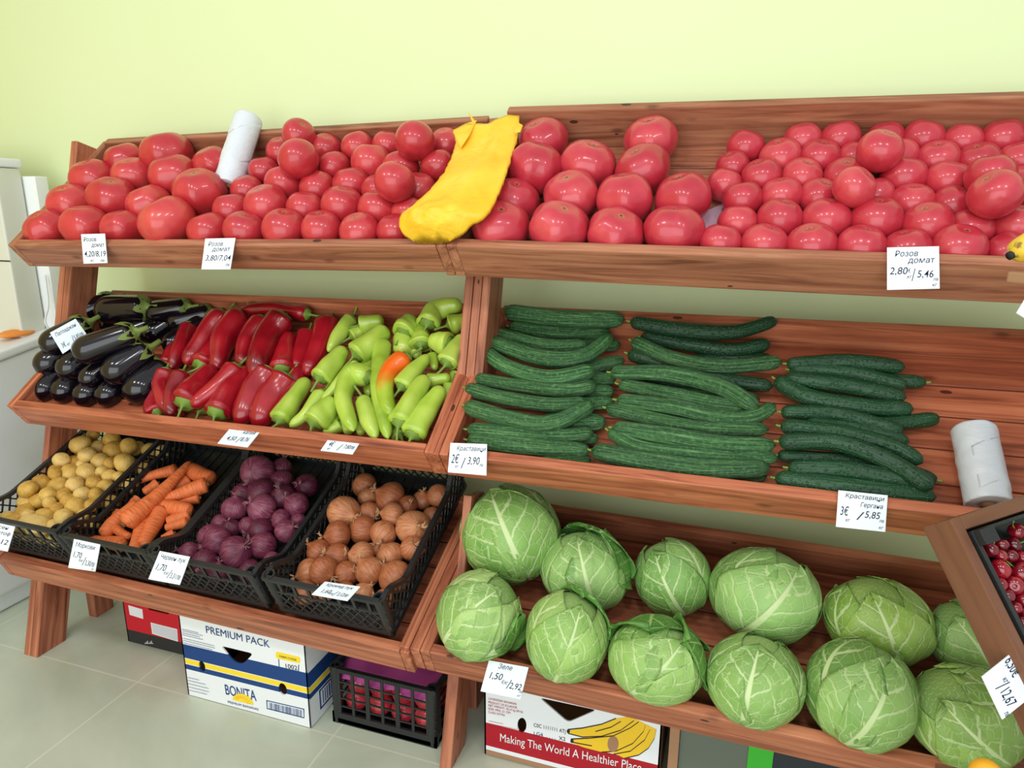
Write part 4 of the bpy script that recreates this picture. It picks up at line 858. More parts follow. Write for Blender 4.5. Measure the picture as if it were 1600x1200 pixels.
# ------------------------------------------------------------ bag rolls and yellow bag
def roll(name, k, a, b, h0, h1, dpx, label):
    p0, t0 = put(k, *a, h0); p1, t1 = put(k, *b, h1); r = dpx/2*(t0+t1)/2/F
    root = empty(name, p0, label, 'bag roll'); n = 46; path = smooth_path([p0, p1], n); rr = random.Random(len(label))
    def sect(t, a): return 1+.035*noise.noise(Vector((math.cos(a)*1.6, math.sin(a)*1.6, t*7)))+.03*max(0, math.sin(a*1.0+t*9))**6
    vs = []; ns = 36; d = (p1-p0)/np.linalg.norm(p1-p0); X = np.cross(d, [0, 0, 1]); X /= np.linalg.norm(X); Y = np.cross(d, X)
    prof = [(0, .34), (0, .6), (0, .93), (.004, .99)]+[(i/40, 1.0) for i in range(1, 40)]+[(.996, .99), (1, .93), (1, .6), (1, .34)]
    L = np.linalg.norm(p1-p0)
    for t, q in prof:
        for j in range(ns):
            an = 2*math.pi*j/ns; vs.append(p0+d*t*L+(X*math.cos(an)+Y*math.sin(an))*r*q*(sect(t, an) if q > .7 else 1))
    m = len(prof); fs = [(i*ns+j, i*ns+(j+1) % ns, (i+1)*ns+(j+1) % ns, (i+1)*ns+j) for i in range(m-1) for j in range(ns)]
    fs += [((m-1)*ns+j, (m-1)*ns+(j+1) % ns, (j+1) % ns, j) for j in range(ns)]
    wobj('film_roll', vs, fs, FILM, root)
    # loose outer turn of film
    vs = []; nn = 22; mm = 18
    for i in range(mm):
        for j in range(nn):
            an = -2.2+2.6*j/(nn-1); t = .1+.55*i/(mm-1)+.3*j/(nn-1); f = max(0, (j-14)/8)
            vs.append(p0+d*t*L+(X*math.cos(an)+Y*math.sin(an))*r*(1.006+.02*f*f+.012*noise.noise(Vector((i*.5, j*.4, 3)))))
    fs = [(i*nn+j, i*nn+j+1, (i+1)*nn+j+1, (i+1)*nn+j) for i in range(mm-1) for j in range(nn-1)]
    o = wobj('loose_film', vs, fs, FILM, root); so = o.modifiers.new('solid', 'SOLIDIFY'); so.thickness = .0012
    m_ = MB(); m_.cyl(p0-d*.002, p0+d*.03, r*.36, r*.36, 20, caps=False); m_.cyl(p0-d*.002, p0+d*.03, r*.3, r*.3, 20); wobj('cardboard_core', m_.v, m_.f, CARD, root)
    return root
roll('plastic_bag_roll', 'Lt', (356,292), (388,186), .055, .125, 44, 'white plastic bag roll standing among the tomatoes on the top left tray')
roll('plastic_bag_roll', 'Rm', (1545,790), (1521,672), .06, .075, 64, 'white plastic bag roll lying on the bare right middle tray')
def yellow_bag():
    Lft = [(709,206),(712,230),(697,268),(672,300),(648,322),(628,338),(625,352),(630,366),(646,377)]
    Rgt = [(812,184),(809,214),(797,255),(785,290),(773,318),(756,342),(737,352),(726,364),(704,376)]
    hs = [.115, .11, .125, .14, .14, .135, .125, .112, .095]; n = 44
    A = smooth_path([put('Lt', *p, h)[0] for p, h in zip(Lft, hs)], n); B = smooth_path([put('Lt', *p, h)[0] for p, h in zip(Rgt, hs)], n)
    nn = FR['Lt'][3]; m = 26; vs = []
    for lay in (0, 1):
        for i in range(n):
            for j in range(m):
                c = j/(m-1); e = 1-abs(2*c-1)**3; t = i/(n-1)
                jag = .004*noise.noise(Vector((i*.5, lay, 7 if c < .5 else 2)))*(1 if j in (0, m-1) else 0)
                p = A[i]*(1-c)+B[i]*c
                fold = .006*noise.noise(Vector((c*5, t*4, 1)))+.005*math.sin(c*9+t*5)*(1-t)+(.012*noise.noise(Vector((c*6, t*16, 4))) if t > .72 else 0)+.014*math.exp(-((t-.9)/.08)**2)
                hgt = (.006+.011*e*(.5+.6*t)+fold*1.25*e) if lay == 0 else -.008*e-.0015
                vs.append(p+nn*hgt+AR*jag)
    f = lambda l, i, j: l*n*m+i*m+j; fs = []
    for i in range(n-1):
        for j in range(m-1): fs += [(f(0,i,j), f(0,i,j+1), f(0,i+1,j+1), f(0,i+1,j)), (f(1,i,j), f(1,i+1,j), f(1,i+1,j+1), f(1,i,j+1))]
    for i in range(n-1): fs += [(f(0,i,0), f(0,i+1,0), f(1,i+1,0), f(1,i,0)), (f(0,i,m-1), f(1,i,m-1), f(1,i+1,m-1), f(0,i+1,m-1))]
    for j in range(m-1): fs += [(f(0,0,j), f(1,0,j), f(1,0,j+1), f(0,0,j+1)), (f(0,n-1,j), f(0,n-1,j+1), f(1,n-1,j+1), f(1,n-1,j))]
    root = empty('plastic_bag', A[0], 'crumpled bundle of bright yellow plastic bags draped where the two top trays meet', 'plastic bag')
    wobj('bag_bundle', vs, fs, YBAG, root)
    def flap(px, hs, nm):
        P = [put('Lt', *p, h)[0] for p, h in zip(px, hs)]; k = len(P); v = [p+nn*.0008 for p in P]+[p-nn*.0008 for p in P]
        wobj(nm, v, [tuple(range(k)), tuple(range(2*k-1, k-1, -1))]+[((i+1) % k, i, i+k, (i+1) % k+k) for i in range(k)], YBAG, root, smooth=False)
    flap([(731,174),(742,189),(738,191)], [.12]*3, 'handle_tip'); flap([(806,190),(817,196),(813,206),(804,208)], [.13]*4, 'torn_corner'); flap([(709,206),(720,232),(733,212),(745,188),(726,194)], [.12, .13, .13, .125, .12], 'folded_flap')
yellow_bag()
def liner():
    n = FR['Rt'][3]; q = [put('Rt', u, v, .0195)[0] for u, v in ((1092,335),(1130,318),(1122,368),(1096,378))]
    o = wobj('paper_liner', [p+n*.0006 for p in q]+[p for p in q], [(3,2,1,0),(4,5,6,7),(0,1,5,4),(1,2,6,5),(2,3,7,6),(3,0,4,7)], plain('lilac_paper', (206, 168, 186), .7, .2), smooth=False)
    tag(o, 'lilac paper strip on tray floor between large and round tomatoes', 'paper')
liner()

# ------------------------------------------------------------ things under the racks
def panel(name, outer, holes, W, th, mats, parent):           # flat sheet with real holes, local xy
    cu = bpy.data.curves.new('p', 'CURVE'); cu.dimensions = '2D'; cu.fill_mode = 'BOTH'; cu.extrude = th/2
    for poly in [outer]+holes:
        sp = cu.splines.new('POLY'); sp.points.add(len(poly)-1); sp.use_cyclic_u = True
        for q, (x, y) in zip(sp.points, poly): q.co = (x, y, 0, 1)
    o = bpy.data.objects.new('p', cu); me = bpy.data.meshes.new_from_object(o); bpy.data.objects.remove(o); me.name = name
    me.materials.clear(); me.materials.append(mats); return lobj(name, me, W, parent)
def oval(x, y, a, b, n=20): return [(x+a*math.cos(2*math.pi*i/n), y+b*math.sin(2*math.pi*i/n)) for i in range(n)]
def rounded(pts, r, k=5):
    out = []; n = len(pts)
    for i in range(n):
        a, b, c = (Vector((*pts[j % n], 0)) for j in (i-1, i, i+1)); u = (a-b).normalized()*r; w = (c-b).normalized()*r
        for j in range(k+1): t = j/k; q = (b+u)*(1-t)**2+b*2*t*(1-t)+(b+w)*t*t; out.append((q.x, q.y))
    return out
def poly_print(name, pts, yp, mat, parent, off=.0006):           # printed shape on a front panel at depth yp, from photo points
    P = [on_axis(u, v, 1, yp) for u, v in pts]; k = len(P); v = [p-[0, off, 0] for p in P]+[p+[0, .0004, 0] for p in P]
    return wobj(name, v, [tuple(range(k)), tuple(range(2*k-1, k-1, -1))]+[((i+1) % k, i, i+k, (i+1) % k+k) for i in range(k)], mat, parent, smooth=False)
def print_text(txt, a, b, yp, size, mat, parent, bold=0., shear=0):
    p, q = on_axis(*a, 1, yp), on_axis(*b, 1, yp); e = (q-p); L = np.linalg.norm(e); e /= L; up = np.cross(e, [0, 1., 0]); up = up if up[2] > 0 else -up
    return write(txt, p, e, up, size, mat, parent, np.array([0, -.0011, 0]), shear, bold, L)
def box_body(root, x0, x1, y0, y1, z0, z1, front_holes, side_holes, fm, sm, th=.004):
    E = np.eye(3)
    panel('front_panel', [(0, 0), (x1-x0, 0), (x1-x0, z1-z0), (0, z1-z0)], front_holes, basis((x0, y0+th/2, z0), E[0], E[2], -E[1]), th, fm, root)
    panel('side_panel', [(0, 0), (y1-y0, 0), (y1-y0, z1-z0), (0, z1-z0)], side_holes, basis((x1-th/2, y0, z0), E[1], E[2], E[0]), th, sm, root)
    panel('side_panel', [(0, 0), (y1-y0, 0), (y1-y0, z1-z0), (0, z1-z0)], [], basis((x0+th/2, y0, z0), E[1], E[2], E[0]), th, sm, root)
    m = MB(); m.box((x0+th, y1-th, z0), (x1-th, y1, z1)); m.box((x0+th, y0+th, z0), (x1-th, y1-th, z0+th)); wobj('back_and_bottom', m.v, m.f, CARD, root, smooth=False)
def stripes(name, z0, side=False):
    g = G(name, .6, .3); sp = g.n('SeparateXYZ', Vector=g.n('NewGeometry').outputs['Position']); z = sp.outputs[2]
    z = g.math('SUBTRACT', z, g.math('MULTIPLY', g.math('SUBTRACT', sp.outputs[0], -1.405), .01)) if not side else z
    c = lin((226, 230, 232))
    for a, b, col in ((.088, .104, (26, 62, 120)), (.106, .122, (238, 208, 52)), (.124, .168, (26, 62, 120))):
        f = g.math('MULTIPLY', g.math('GREATER_THAN', z, a), g.math('LESS_THAN', z, b)); c = g.mix(f, c, lin(col))
    g.col(c); return g.m
def white_box():
    root = empty('banana_box', (-1.2, 1.55, 0), 'white cardboard box with navy and yellow stripes lettered PREMIUM PACK, on the floor', 'box', 'fruit boxes under the racks'); yf = 1.32; x0, x1, z0, z1 = -1.405, -.997, .003, .27
    hole = rounded([(.135, .192-.003), (.242, .192-.003), (.203, .147), (.175, .147)], .014); h2 = [oval(.062, .107, .011, .017), oval(.327, .1, .013, .018)]
    box_body(root, x0, x1, yf, yf+.34, z0, z1, [hole]+h2, [oval(.2, .15, .04, .015)], stripes('striped_print', 0), stripes('striped_side_print', 0, True))
    C = lambda x, y: (180+x/4, 930+y/4)
    print_text('PREMIUM PACK', C(567, 233), C(968, 328), yf, .032, NAVY, root, 0)
    r = random.Random(3)
    for i, (y, w) in enumerate([(205, 100), (215, 128), (228, 110), (240, 130), (262, 200), (275, 205), (290, 190), (303, 170), (318, 60)]):      # fine print, too small to read
        print_text('ı'*int(w/5), C(420+(i > 3)*6, y+8), C(420+w, y+8+w*.24), yf, .006, NAVY, root)
    for i, (y, w) in enumerate([(515, 70), (533, 110), (553, 130), (573, 132), (592, 120)]): print_text('ı'*int(w/5), C(455, y), C(455+w, y+w*.24), yf, .006, NAVY, root)
    poly_print('yellow_sticker', [C(*p) for p in ((1010,352),(1150,385),(1158,398),(1155,425),(1015,395),(1004,385),(1004,362))], yf, YEL, root, .0008)
    print_text('FARM CODE', C(1028, 386), C(1135, 411), yf-.0003, .009, BLK, root, 0.0)
    for a, b in (((1022,400),(1025,450)), ((1025,447),(1145,475)), ((1145,475),(1147,432))):
        poly_print('code_frame', [C(a[0]-2, a[1]), C(a[0]+3, a[1]+1), C(b[0]+3, b[1]+2), C(b[0]-2, b[1]+3)], yf, NAVY, root)
    print_text('1002', C(1060, 452), C(1140, 468), yf, .019, BLK, root, 0.0)
    print_text('BONITA', C(690, 617), C(885, 660), yf, .046, NAVY, root, .006)
    c = C(800, 668); sun = [(c[0]+16*math.cos(a), c[1]+4*math.cos(a)-13*math.sin(a)) for a in np.linspace(math.pi, 0, 18)]
    poly_print('sun_emblem', sun, yf, YEL, root, .0016)
    for a in np.linspace(.3, math.pi-.3, 9): poly_print('sun_ray', [(c[0]+rr*math.cos(a+da), c[1]+4*math.cos(a)-rr*.82*math.sin(a+da)) for rr, da in ((7, -.05), (13, -.03), (13, .03), (7, .05))], yf, plain('orange_print', (226, 150, 40)), root, .002)
    print_text('PREMIUM BANANAS', C(705, 672), C(897, 720), yf, .011, NAVY, root, 0.0)
    for a, b in (((945,655),(1182,710)), ((952,706),(1182,764))): poly_print('barcode_frame', [C(a[0], a[1]), C(b[0], b[1]), C(b[0], b[1]+5), C(a[0], a[1]+5)], yf, NAVY, root)
    for x in (945, 1176): poly_print('barcode_frame', [C(x, 655+(x-945)*.235), C(x+6, 657+(x-945)*.235), C(x+7, 711+(x-945)*.235), C(x+3, 709+(x-945)*.235)], yf, NAVY, root)
    x = 962
    while x < 1168:
        w = r.choice((2, 3, 5)); yy = 670+(x-962)*.236; poly_print('bar', [C(x, yy), C(x+w, yy+1), C(x+w+1, yy+42), C(x+1, yy+41)], yf, NAVY, root); x += w+r.choice((3, 4, 6))
    m = MB()
    for y0_ in np.arange(yf+.06, yf+.2, .01): m.box((x1, y0_, .035), (x1+.0008, y0_+r.choice((.003, .005)), .075))
    for lo, hi in (((yf+.045, .025), (yf+.215, .03)), ((yf+.045, .08), (yf+.215, .085)), ((yf+.045, .025), (yf+.05, .085)), ((yf+.21, .025), (yf+.215, .085))): m.box((x1, lo[0], lo[1]), (x1+.0008, hi[0], hi[1]))
    wobj('side_barcode', m.v, m.f, NAVY, root, smooth=False)
white_box()
def red_box():
    yf = 1.46; a = on_axis(201, 1005, 1, yf); x0 = a[0]; x1 = x0+.38; root = empty('fruit_box', (x0+.19, yf+.15, 0), 'bright red cardboard box with black base, behind the white striped box', 'box', 'fruit boxes under the racks')
    g = G('red_and_black_print', .6, .3); z = g.n('SeparateXYZ', Vector=g.n('NewGeometry').outputs['Position']).outputs[2]
    g.col(g.mix(g.math('LESS_THAN', z, .047), lin((196, 28, 42)), lin((46, 44, 44))))
    # upright front with a slightly leaning look comes from the lens; hand slot cut through
    box_body(root, x0, x1, yf, yf+.3, .003, .22, [rounded([(.1, .133), (.185, .133), (.185, .16), (.1, .16)], .01)], [], g.m, g.m)
    C = lambda x, y: (180+x/4, 930+y/4)
    poly_print('white_sticker', [C(82,62),(C(170,88)),C(176,148),C(92,122)], yf, CWHITE, root)
    poly_print('white_label', [C(222,170),C(388,212),C(393,290),C(232,240)], yf, CWHITE, root); poly_print('label_panel', [C(229,178),C(384,219),C(388,284),C(238,236)], yf-.0006, plain('pale_grey_print', (206, 208, 216), .6), root)
    for i in range(7): poly_print('white_stroke', [C(185+i*8, 298-(i % 3)*7), C(188+i*8, 299-(i % 3)*7), C(190+i*8, 304), C(186+i*8, 303)], yf, CWHITE, root)
red_box()
def red_crate():
    crate('plastic_crate', 'low black plastic grid crate on the floor beneath where the racks meet', T((-.957, 1.362, .001)), .307, .38, .172, .172, None, True)
    g = random.Random(5); L = []
    for i in range(4):
        for j in range(3): L.append((-.957+.05+.07*i, 1.362+.05+.085*j, .052)); 
    for i in range(4):
        for j in range(2): L.append((-.957+.055+.066*i, 1.362+.06+.09*j, .098))
    its = []
    for i, (x, y, z) in enumerate(L):
        o = bpy.data.objects.new('tomato', g.choice(TS)); r = .033*g.uniform(.95, 1.05); link(o, T((x, y, z)) @ Matrix.Rotation(g.random()*6, 4, 'Z') @ Matrix.Diagonal((r, r, r, 1)))
        u = 1; tag(o, None, 'tomato', 'red tomatoes in the floor crate'); its.append((o, x, -y*100 if z < .08 else -y*100-1000))
    low = [q for q in its if q[2] > -900]; up = [q for q in its if q[2] < -900]
    auto_rows(low, 3, 'small red tomato in floor crate, lower layer, {row}, {pos}'); auto_rows(up, 3, 'small red tomato in floor crate, upper layer, {row}, {pos}')
    n, m = 16, 10; vs = []
    for i in range(m):
        for j in range(n): x = -.945+.285*j/(n-1); y = 1.375+.35*i/(m-1); vs.append((x, y, .148+.02*math.sin(j*.9)*.4+.03*(i/m)+.012*noise.noise(Vector((i*.4, j*.4, 0)))-(.02 if i == 0 else 0)))
    o = wobj('paper_sheet', vs, [(i*n+j, i*n+j+1, (i+1)*n+j+1, (i+1)*n+j) for i in range(m-1) for j in range(n-1)], MAGENTA); so = o.modifiers.new('solid', 'SOLIDIFY'); so.thickness = .0015
    tag(o, 'magenta paper sheet covering the floor crate of red tomatoes', 'paper')
red_crate()
def slogan_box():
    yf = 1.385; x0 = on_axis(757, 1140, 1, yf)[0]; x1 = on_axis(1033, 1160, 1, yf)[0]; w = x1-x0
    root = empty('banana_box', (x0+w/2, yf+.2, 0), 'white and red banana box under the cabbages lettered Making The World A Healthier Place', 'box', 'fruit boxes under the racks')
    g = G('red_band_print', .6, .3); z = g.n('SeparateXYZ', Vector=g.n('NewGeometry').outputs['Position']).outputs[2]
    c = lin((226, 230, 234)); c = g.mix(g.math('MULTIPLY', g.math('GREATER_THAN', z, .03), g.math('LESS_THAN', z, .098)), c, lin((168, 22, 38))); c = g.mix(g.math('LESS_THAN', z, .018), c, lin((160, 122, 92))); g.col(c)
    D = lambda x, y: (700+x/2.667, 1000+y/2.667)
    def loc(pts): P = [on_axis(*D(*p), 1, yf) for p in pts]; return [(p[0]-x0, p[2]-.003) for p in P]
    hole = loc([(380, 240), (620, 292), (500, 344)]); hole = rounded(hole, .012)
    o1 = loc([(308+19*math.cos(a), 355+31*math.sin(a)) for a in np.linspace(0, 6.28, 17)[:-1]]); o2 = loc([(688+23*math.cos(a), 432+33*math.sin(a)) for a in np.linspace(0, 6.28, 17)[:-1]])
    box_body(root, x0, x1, yf, yf+.4, .003, .262, [hole, o1], [], g.m, CARD)
    print_text('Making The World A Healthier Place', D(215, 420), D(806, 548), yf, .034, CWHITE, root, .001, .08)
    for i, (t, y) in enumerate([('CAVENDISH BANANAS', 247), ('PRODUCT OF ECUADOR', 262), ('NET WEIGHT: 18,14 kg (40 lb)', 275), ('SIZE: MIN. 21 CM', 289), ('CLASS: EXTRA', 303)]):
        w_ = (118, 120, 145, 92, 70)[i]; print_text(t, D(168, y), D(168+w_, y+w_*.2), yf, .009, REDP, root, 0)
    for i in range(3): print_text('ı'*24, D(170, 338+i*11), D(170+(60, 120, 80)[i], 338+i*11+(60, 120, 80)[i]*.2), yf, .005, REDP, root)
    print_text('C0C 1111111 ATJ', D(357, 360), D(490, 388), yf, .015, BLK, root); print_text('LG4  . . . .  X2', D(357, 395), D(490, 420), yf, .015, BLK, root)
    yel = plain('banana_print', (232, 190, 34), .6)
    B = [[(500,372),(560,362),(640,345),(690,325),(760,300),(900,330),(866,372),(850,420),(800,468),(740,492),(690,476),(740,440),(640,468),(570,460),(515,428),(515,412),(590,408),(690,395),(560,408),(500,390)]]
    def inside(name, pts, mat, off): poly_print(name, [D(*p) for p in pts], yf, mat, root, off)
    inside('banana_drawing', [(500,372),(560,366),(640,350),(700,326),(760,318),(868,372),(860,410),(835,450),(795,478),(735,492),(690,470),(640,466),(570,448),(515,428),(512,412),(600,408),(560,404),(500,388)], yel, .0006)
    for pts in ([(500,388),(560,403),(640,400),(720,375),(775,335)], [(512,412),(590,408),(690,398),(760,365),(795,340)], [(520,425),(600,440)], [(640,466),(700,462),(770,430),(815,380),(822,355)], [(690,475),(760,462),(820,415),(842,372)], [(735,492),(795,478),(835,450),(860,410),(868,372)], [(500,372),(560,366),(640,350),(700,326)], [(615,380),(680,362),(720,338)]):
        up = [(x, y-1.8) for x, y in pts]; dn = [(x, y+2.2) for x, y in reversed(pts)]; inside('drawing_outline', up+dn, BLK, .0011)
    for q in ((502, 379), (517, 420)): inside('banana_stalk', [(q[0]+7*math.cos(a), q[1]+8*math.sin(a)) for a in np.linspace(0, 6.28, 11)[:-1]], BLK, .0013)
    inside('hand_hole', [(688+23*math.cos(a), 432+33*math.sin(a)) for a in np.linspace(0, 6.28, 17)[:-1]], CARD, .0016)
    # neighbour: kraft carton edge, grey-green panel, green strip, black panel
    xa = on_axis(1046, 1160, 1, yf)[0]; r2 = empty('carton', (xa+.25, yf+.2, 0), 'grey green carton with bright green strip beside the banana box', 'box')
    x = [xa, on_axis(1062, 1160, 1, yf)[0], on_axis(1168, 1185, 1, yf)[0], on_axis(1207, 1190, 1, yf)[0], xa+.55]
    for nm, a, b, m, dy in (('torn_flap', x[0], x[1]-.001, CARD, -.01), ('front_panel', x[1], x[2], plain('grey_green_print', (96, 104, 92), .6), 0), ('green_strip', x[2], x[3], plain('bright_green_print', (56, 176, 44), .5), -.004), ('dark_panel', x[3], x[4], plain('charcoal_print', (34, 40, 48), .5), 0)):
        mb = MB(); mb.box((a, yf+dy, .003), (b, yf+.3, .27)); wobj(nm, mb.v, mb.f, m, r2, smooth=False)
slogan_box()

# ------------------------------------------------------------ white appliance at the left
def appliance():
    root = empty('chest_freezer', (-2.5, 1.6, 0), 'white enamel freezer counter with raised back, left of the racks', 'freezer'); W = (-2.3)
    def rb(nm, lo, hi, mat, bw=.012, sh=None):
        m = MB(); m.box(lo, hi); v = [list(p) for p in m.v]
        if sh: v = [sh(p) for p in v]
        me = bevel(mesh(nm, v, m.f, mat, False), bw, 3); me.polygons.foreach_set('use_smooth', [True]*len(me.polygons)); return lobj(nm, me, Matrix.Identity(4), root)
    top = lambda y: .89+(y-1.6)*.18
    rb('body', (-2.61, 1.15, .06), (W, 1.84, .8), WHITEM, .02, lambda p: [p[0], p[1], p[2] if p[2] < .5 else top(p[1])-.03])
    rb('counter_rim', (-2.615, 1.13, 0), (W+.012, 1.85, 1), WHITEM, .01, lambda p: [p[0], p[1], top(p[1])+(-.028 if p[2] < .5 else .004)])
    rb('plinth', (-2.6, 1.2, .002), (W-.02, 1.82, .06), WHITEM, .006); rb('back_panel', (-2.61, 1.795, .9), (W+.006, 1.842, 1.45), plain('white_laminate', (236, 240, 238), .4), .004)
    rb('upper_cabinet', (-2.61, 1.70, top(1.7)), (-2.345, 1.79, 1.475), plain('cream_enamel', (214, 216, 200), .4), .008)
    rb('cabinet_cap', (-2.615, 1.69, 1.476), (-2.338, 1.794, 1.505), WHITEM, .008)
    m = MB(); m.box((-2.615, 1.698, 1.17), (-2.343, 1.70, 1.174)); wobj('drawer_gap', m.v, m.f, HOLE, root, smooth=False)
    m = MB(); m.cyl((-2.3, 1.3, .035), (-2.286, 1.3, .035), .018, .016, 16); wobj('drain_plug', m.v, m.f, WHITEM, root)
    sv, sf, _ = sweep(smooth_path([(-2.30, 1.782, 1.12), (-2.29, 1.77, 1.02), (-2.28, 1.74, .96), (-2.268, 1.76, .9), (-2.262, 1.77, .7)], 30), lambda t: .003, 8)
    o = wobj('power_cord', sv, sf, WHITEM); tag(o, 'thin white cord hanging over the freezer counter edge', 'cord')
    c = on_axis(30, 520, 0, -2.36); c = np.array([-2.37, c[1], top(c[1])+.016]); bm = bmesh.new(); bmesh.ops.create_uvsphere(bm, u_segments=28, v_segments=14, radius=1)
    for v in bm.verts: k = 1+.06*noise.noise(v.co*2); v.co = Vector((v.co.x*.035*k, v.co.y*.07*k, (v.co.z if v.co.z > 0 else v.co.z*.8)*.014*(1+.2*noise.noise(v.co*3))))
    me = bpy.data.meshes.new('sponge_cloth'); bm.to_mesh(me); bm.free(); me.materials.append(plain('orange_cloth', (236, 146, 62), .7)); me.polygons.foreach_set('use_smooth', [True]*len(me.polygons))
    tag(lobj('sponge_cloth', me, T(c)), 'small flat orange item lying on the white freezer counter', 'cloth')
appliance()

# ------------------------------------------------------------ cherry stand in the foreground
def cherries():
    c = CAM+ray(1512, 829)*1.0; d1 = (CAM+ray(1600, 800)*1.05)-c; r = ray(1600, 1003); d2 = (CAM+r*((d1@(c-CAM))/(d1@r)))-c
    e1 = d1/np.linalg.norm(d1); e2 = d2/np.linalg.norm(d2); n = np.cross(e2, e1); n /= np.linalg.norm(n); n = n if n[2] > 0 else -n
    brown = G('brown_lacquer', .45, .35); nz = brown.noise(brown.coord('Object', (2, 30, 30)), 2, 3); brown.col(brown.ramp(nz, [(.3, (104, 66, 46)), (.7, (124, 82, 58))])); brown = brown.m
    root = empty('cherry_stand', c, 'brown wooden tilted display stand at right edge holding cherries', 'display stand')
    def bd(nm, p, a, b, cc, L, W_, H): m = MB(); m.box((0, 0, 0), (L, W_, H)); lobj(nm, bevel(m.mesh(nm, brown), .002), basis(p, a, b, cc), root)
    o = c-e1*.022-e2*.022-n*.05
    bd('side_board', o, e2, e1, n, .36, .02, .05); bd('back_board', o+e1*.02, e1, e2, n, .4, .02, .05); bd('tray_bottom', o+e1*.02+e2*.02, e1, e2, n, .38, .34, .008)
    bd('side_board', o+e1*.4, e2, e1, n, .36, .02, .05); bd('front_board', o+e2*.34+e1*.02, e1, e2, n, .38, .02, .05)
    post = o+e1*.22+e2*.3; m = MB(); m.box((post[0]-.03, post[1]-.03, 0), (post[0]+.03, post[1]+.03, post[2]+.01)); wobj('post', m.v, m.f, brown, root, smooth=False)
    # black plastic inner crate
    cr = empty('fruit_crate', c, 'shallow black plastic crate with cherries inside the brown stand', 'crate')
    def pb(nm, p, a, b, cc, L, W_, H): m = MB(); m.box((0, 0, 0), (L, W_, H)); lobj(nm, bevel(m.mesh(nm, BLACK), .0015), basis(p, a, b, cc), cr)
    q = o+e1*.024+e2*.024+n*.009
    pb('side_wall', q, e2, e1, n, .31, .007, .045); pb('side_wall', q+e1*.36, e2, e1, n, .31, .007, .045); pb('end_wall', q+e1*.007, e1, e2, n, .353, .006, .036); pb('end_wall', q+e1*.007+e2*.304, e1, e2, n, .353, .006, .036); pb('base', q+e1*.007+e2*.006, e1, e2, n, .353, .298, .004)
    pb('corner_block', q+e1*.001+e2*.001+n*.001, e1, e2, n, .03, .022, .056)
    g = G('cherry_skin', .1, .6); g.col(g.ramp(g.math('ADD', g.math('MULTIPLY', g.noise(g.coord('Object'), 1.5, 2), .6), g.math('MULTIPLY', g.info('Random'), .4)), [(.3, (78, 4, 18)), (.6, (134, 12, 30)), (.8, (168, 26, 40))])); g.b.inputs['Coat Weight'].default_value = .4; CH = g.m
    bm = bmesh.new(); bmesh.ops.create_uvsphere(bm, u_segments=24, v_segments=16, radius=1)
    for v in bm.verts: rr = math.hypot(v.co.x, v.co.y); v.co.z = v.co.z*.92-(.25*math.exp(-(rr/.3)**2) if v.co.z > 0 else 0)
    me = bpy.data.meshes.new('cherry'); bm.to_mesh(me); bm.free(); me.materials.append(CH); me.polygons.foreach_set('use_smooth', [True]*len(me.polygons))
    sv, sf, _ = sweep(smooth_path([(0, 0, .7), (.1, .05, 1.5), (.5, .2, 2.4)], 10), lambda t: .07, 7); sme = mesh('stem', sv, sf, PSTEM)
    X = lambda x, y: (1240+x/3, 800+y/3); its = []; C = []; rad = []
    vis = [(930,185,74),(985,172,64),(1050,155,70),(975,275,95),(1045,250,104),(975,235,60),(985,335,66),(1040,352,86),(1070,420,74),(1028,420,60),(1072,470,56),(1075,510,56),(1070,200,70),(1010,215,66),(1085,560,64),(1005,385,60)]
    for x, y, w in vis:
        p, t = on_plane(*X(x, y), c-n*.022, n); C.append(p); rad.append(w/6*t/F)
    for i in range(7):
        for j in range(9):
            p = q+e1*(.115+.034*i+.008*(j % 2))+e2*(.03+.031*j)+n*.02
            if (p-c)@e1 < .36: C.append(p); rad.append(.0125)
    C = relax(C, rad, (q, n), .004, 20, .95)
    for i, (p, r_) in enumerate(zip(C, rad)):
        w = empty('cherry', p, None, 'cherry', 'dark red cherries in the crate'); R_ = T(p) @ Vector((rnd.uniform(-1, 1), rnd.uniform(-1, 1), rnd.uniform(.2, 1))).to_track_quat('Z', 'Y').to_matrix().to_4x4() @ Matrix.Diagonal((r_, r_, r_, 1))
        lobj('fruit', me, R_, w)
        if i % 2 == 0: lobj('stem', sme, R_, w)
        d = p-CAM; its.append((w, (p-c)@e1*1000, (p-c)@e2*1000))
    auto_rows(its, 16, 'dark red cherry in black crate, {row}, {pos}', 14)
    fp = o-e1*.004+n*.06
    card([(1610,996),(1644,1062),(1566,1124),(1534,1057)], CAM+ray(1570, 1060)*.93, e1, [('Череши', .1, .2, .2, .7), ('6,50€', .03, .58, .25, .42), ('кг', .3, .74, .13, .12), ('/', .36, .9, .36, .1), ('12,67', .46, .86, .25, .4), ('лв', .86, .95, .12, .1)], 'white price card 6,50/12,67 clipped slanting to the cherry stand', plane=n)
    # upper tier of the same foreground display: kraft box with bananas, only its corner in view
    kb = empty('cardboard_box', CAM+ray(1600, 430)*1.0, 'kraft cardboard box at right edge under the banana', 'box'); p0 = CAM+ray(1574, 424)*1.0; a = np.array([.8, .6, 0.]); b = np.array([.6, -.8, 0.]); z_ = np.cross(a, b); z_ = z_ if z_[2] > 0 else -z_
    m = MB(); m.box((0, 0, -.016), (.24, .2, 0)); lobj('tray', bevel(m.mesh('tray', CARD), .003), basis(p0, a, b, z_), kb)
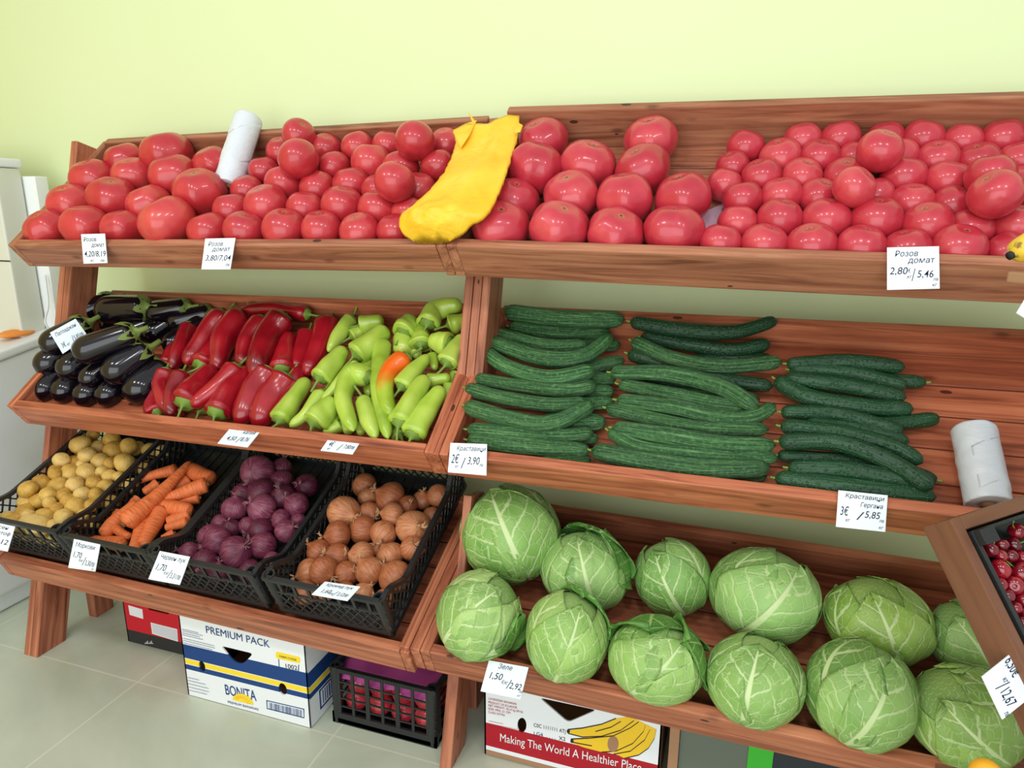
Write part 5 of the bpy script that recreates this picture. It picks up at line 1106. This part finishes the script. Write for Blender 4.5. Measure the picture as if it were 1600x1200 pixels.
    m = MB(); m.box((.12, .14, -.93), (.15, .17, -.016)); lobj('stand_post', m.mesh('stand_post', brown), basis(p0, a, b, z_), kb)
    bp = smooth_path([CAM+ray(1581, 398)*.99, CAM+ray(1600, 388)*.99, CAM+ray(1630, 372)*.99, CAM+ray(1680, 360)*1.02], 24)
    g = G('banana_skin', .5, .35); sp = g.ramp(g.noise(g.coord('Object'), 60, 4), [(.56, BW(0)), (.66, BW(1))]); g.col(g.mix(g.math('MULTIPLY', sp, .8), lin((222, 184, 60)), lin((92, 66, 30))))
    sv, sf, uv = sweep(bp, lambda t: .019*(.3+.7*ell(t, .2, .1)), 18, lambda t, a: 1+.05*math.cos(5*a)); br = empty('banana', bp[0], 'speckled yellow banana end poking in at upper right edge', 'banana'); wobj('peel', sv, sf, g.m, br, uv=uv)
    sv, sf, _ = sweep([bp[0]-(bp[1]-bp[0]), bp[0]+(bp[1]-bp[0])], lambda t: .006, 10); wobj('tip', sv, sf, BLK, br)
    card([(1588,489),(1603,464),(1640,486),(1625,512)], CAM+ray(1600, 480)*.985, AR, [], 'white price card corner at right edge below the banana box', plane=-AF+np.array([0, 0, .2]))
    yb = CAM+ray(1541, 1212)*.92; bm = bmesh.new(); bmesh.ops.create_uvsphere(bm, u_segments=28, v_segments=18, radius=.021)
    me2 = bpy.data.meshes.new('apricot'); bm.to_mesh(me2); bm.free(); me2.materials.append(plain('apricot_skin', (240, 172, 40), .45)); me2.polygons.foreach_set('use_smooth', [True]*len(me2.polygons))
    tag(lobj('apricot', me2, T(yb)), 'yellow orange fruit just showing at the bottom right edge', 'fruit')
    m = MB(); m.box((yb[0]-.05, yb[1]-.2, yb[2]-.045), (yb[0]+.25, yb[1]+.03, yb[2]-.021)); m.box((yb[0]+.1, yb[1]-.1, .0), (yb[0]+.14, yb[1]-.06, yb[2]-.045)); o_ = wobj('low_shelf', m.v, m.f, brown, None, smooth=False); tag(o_, 'brown low shelf of the stand below the bottom right edge', 'shelf')
cherries()
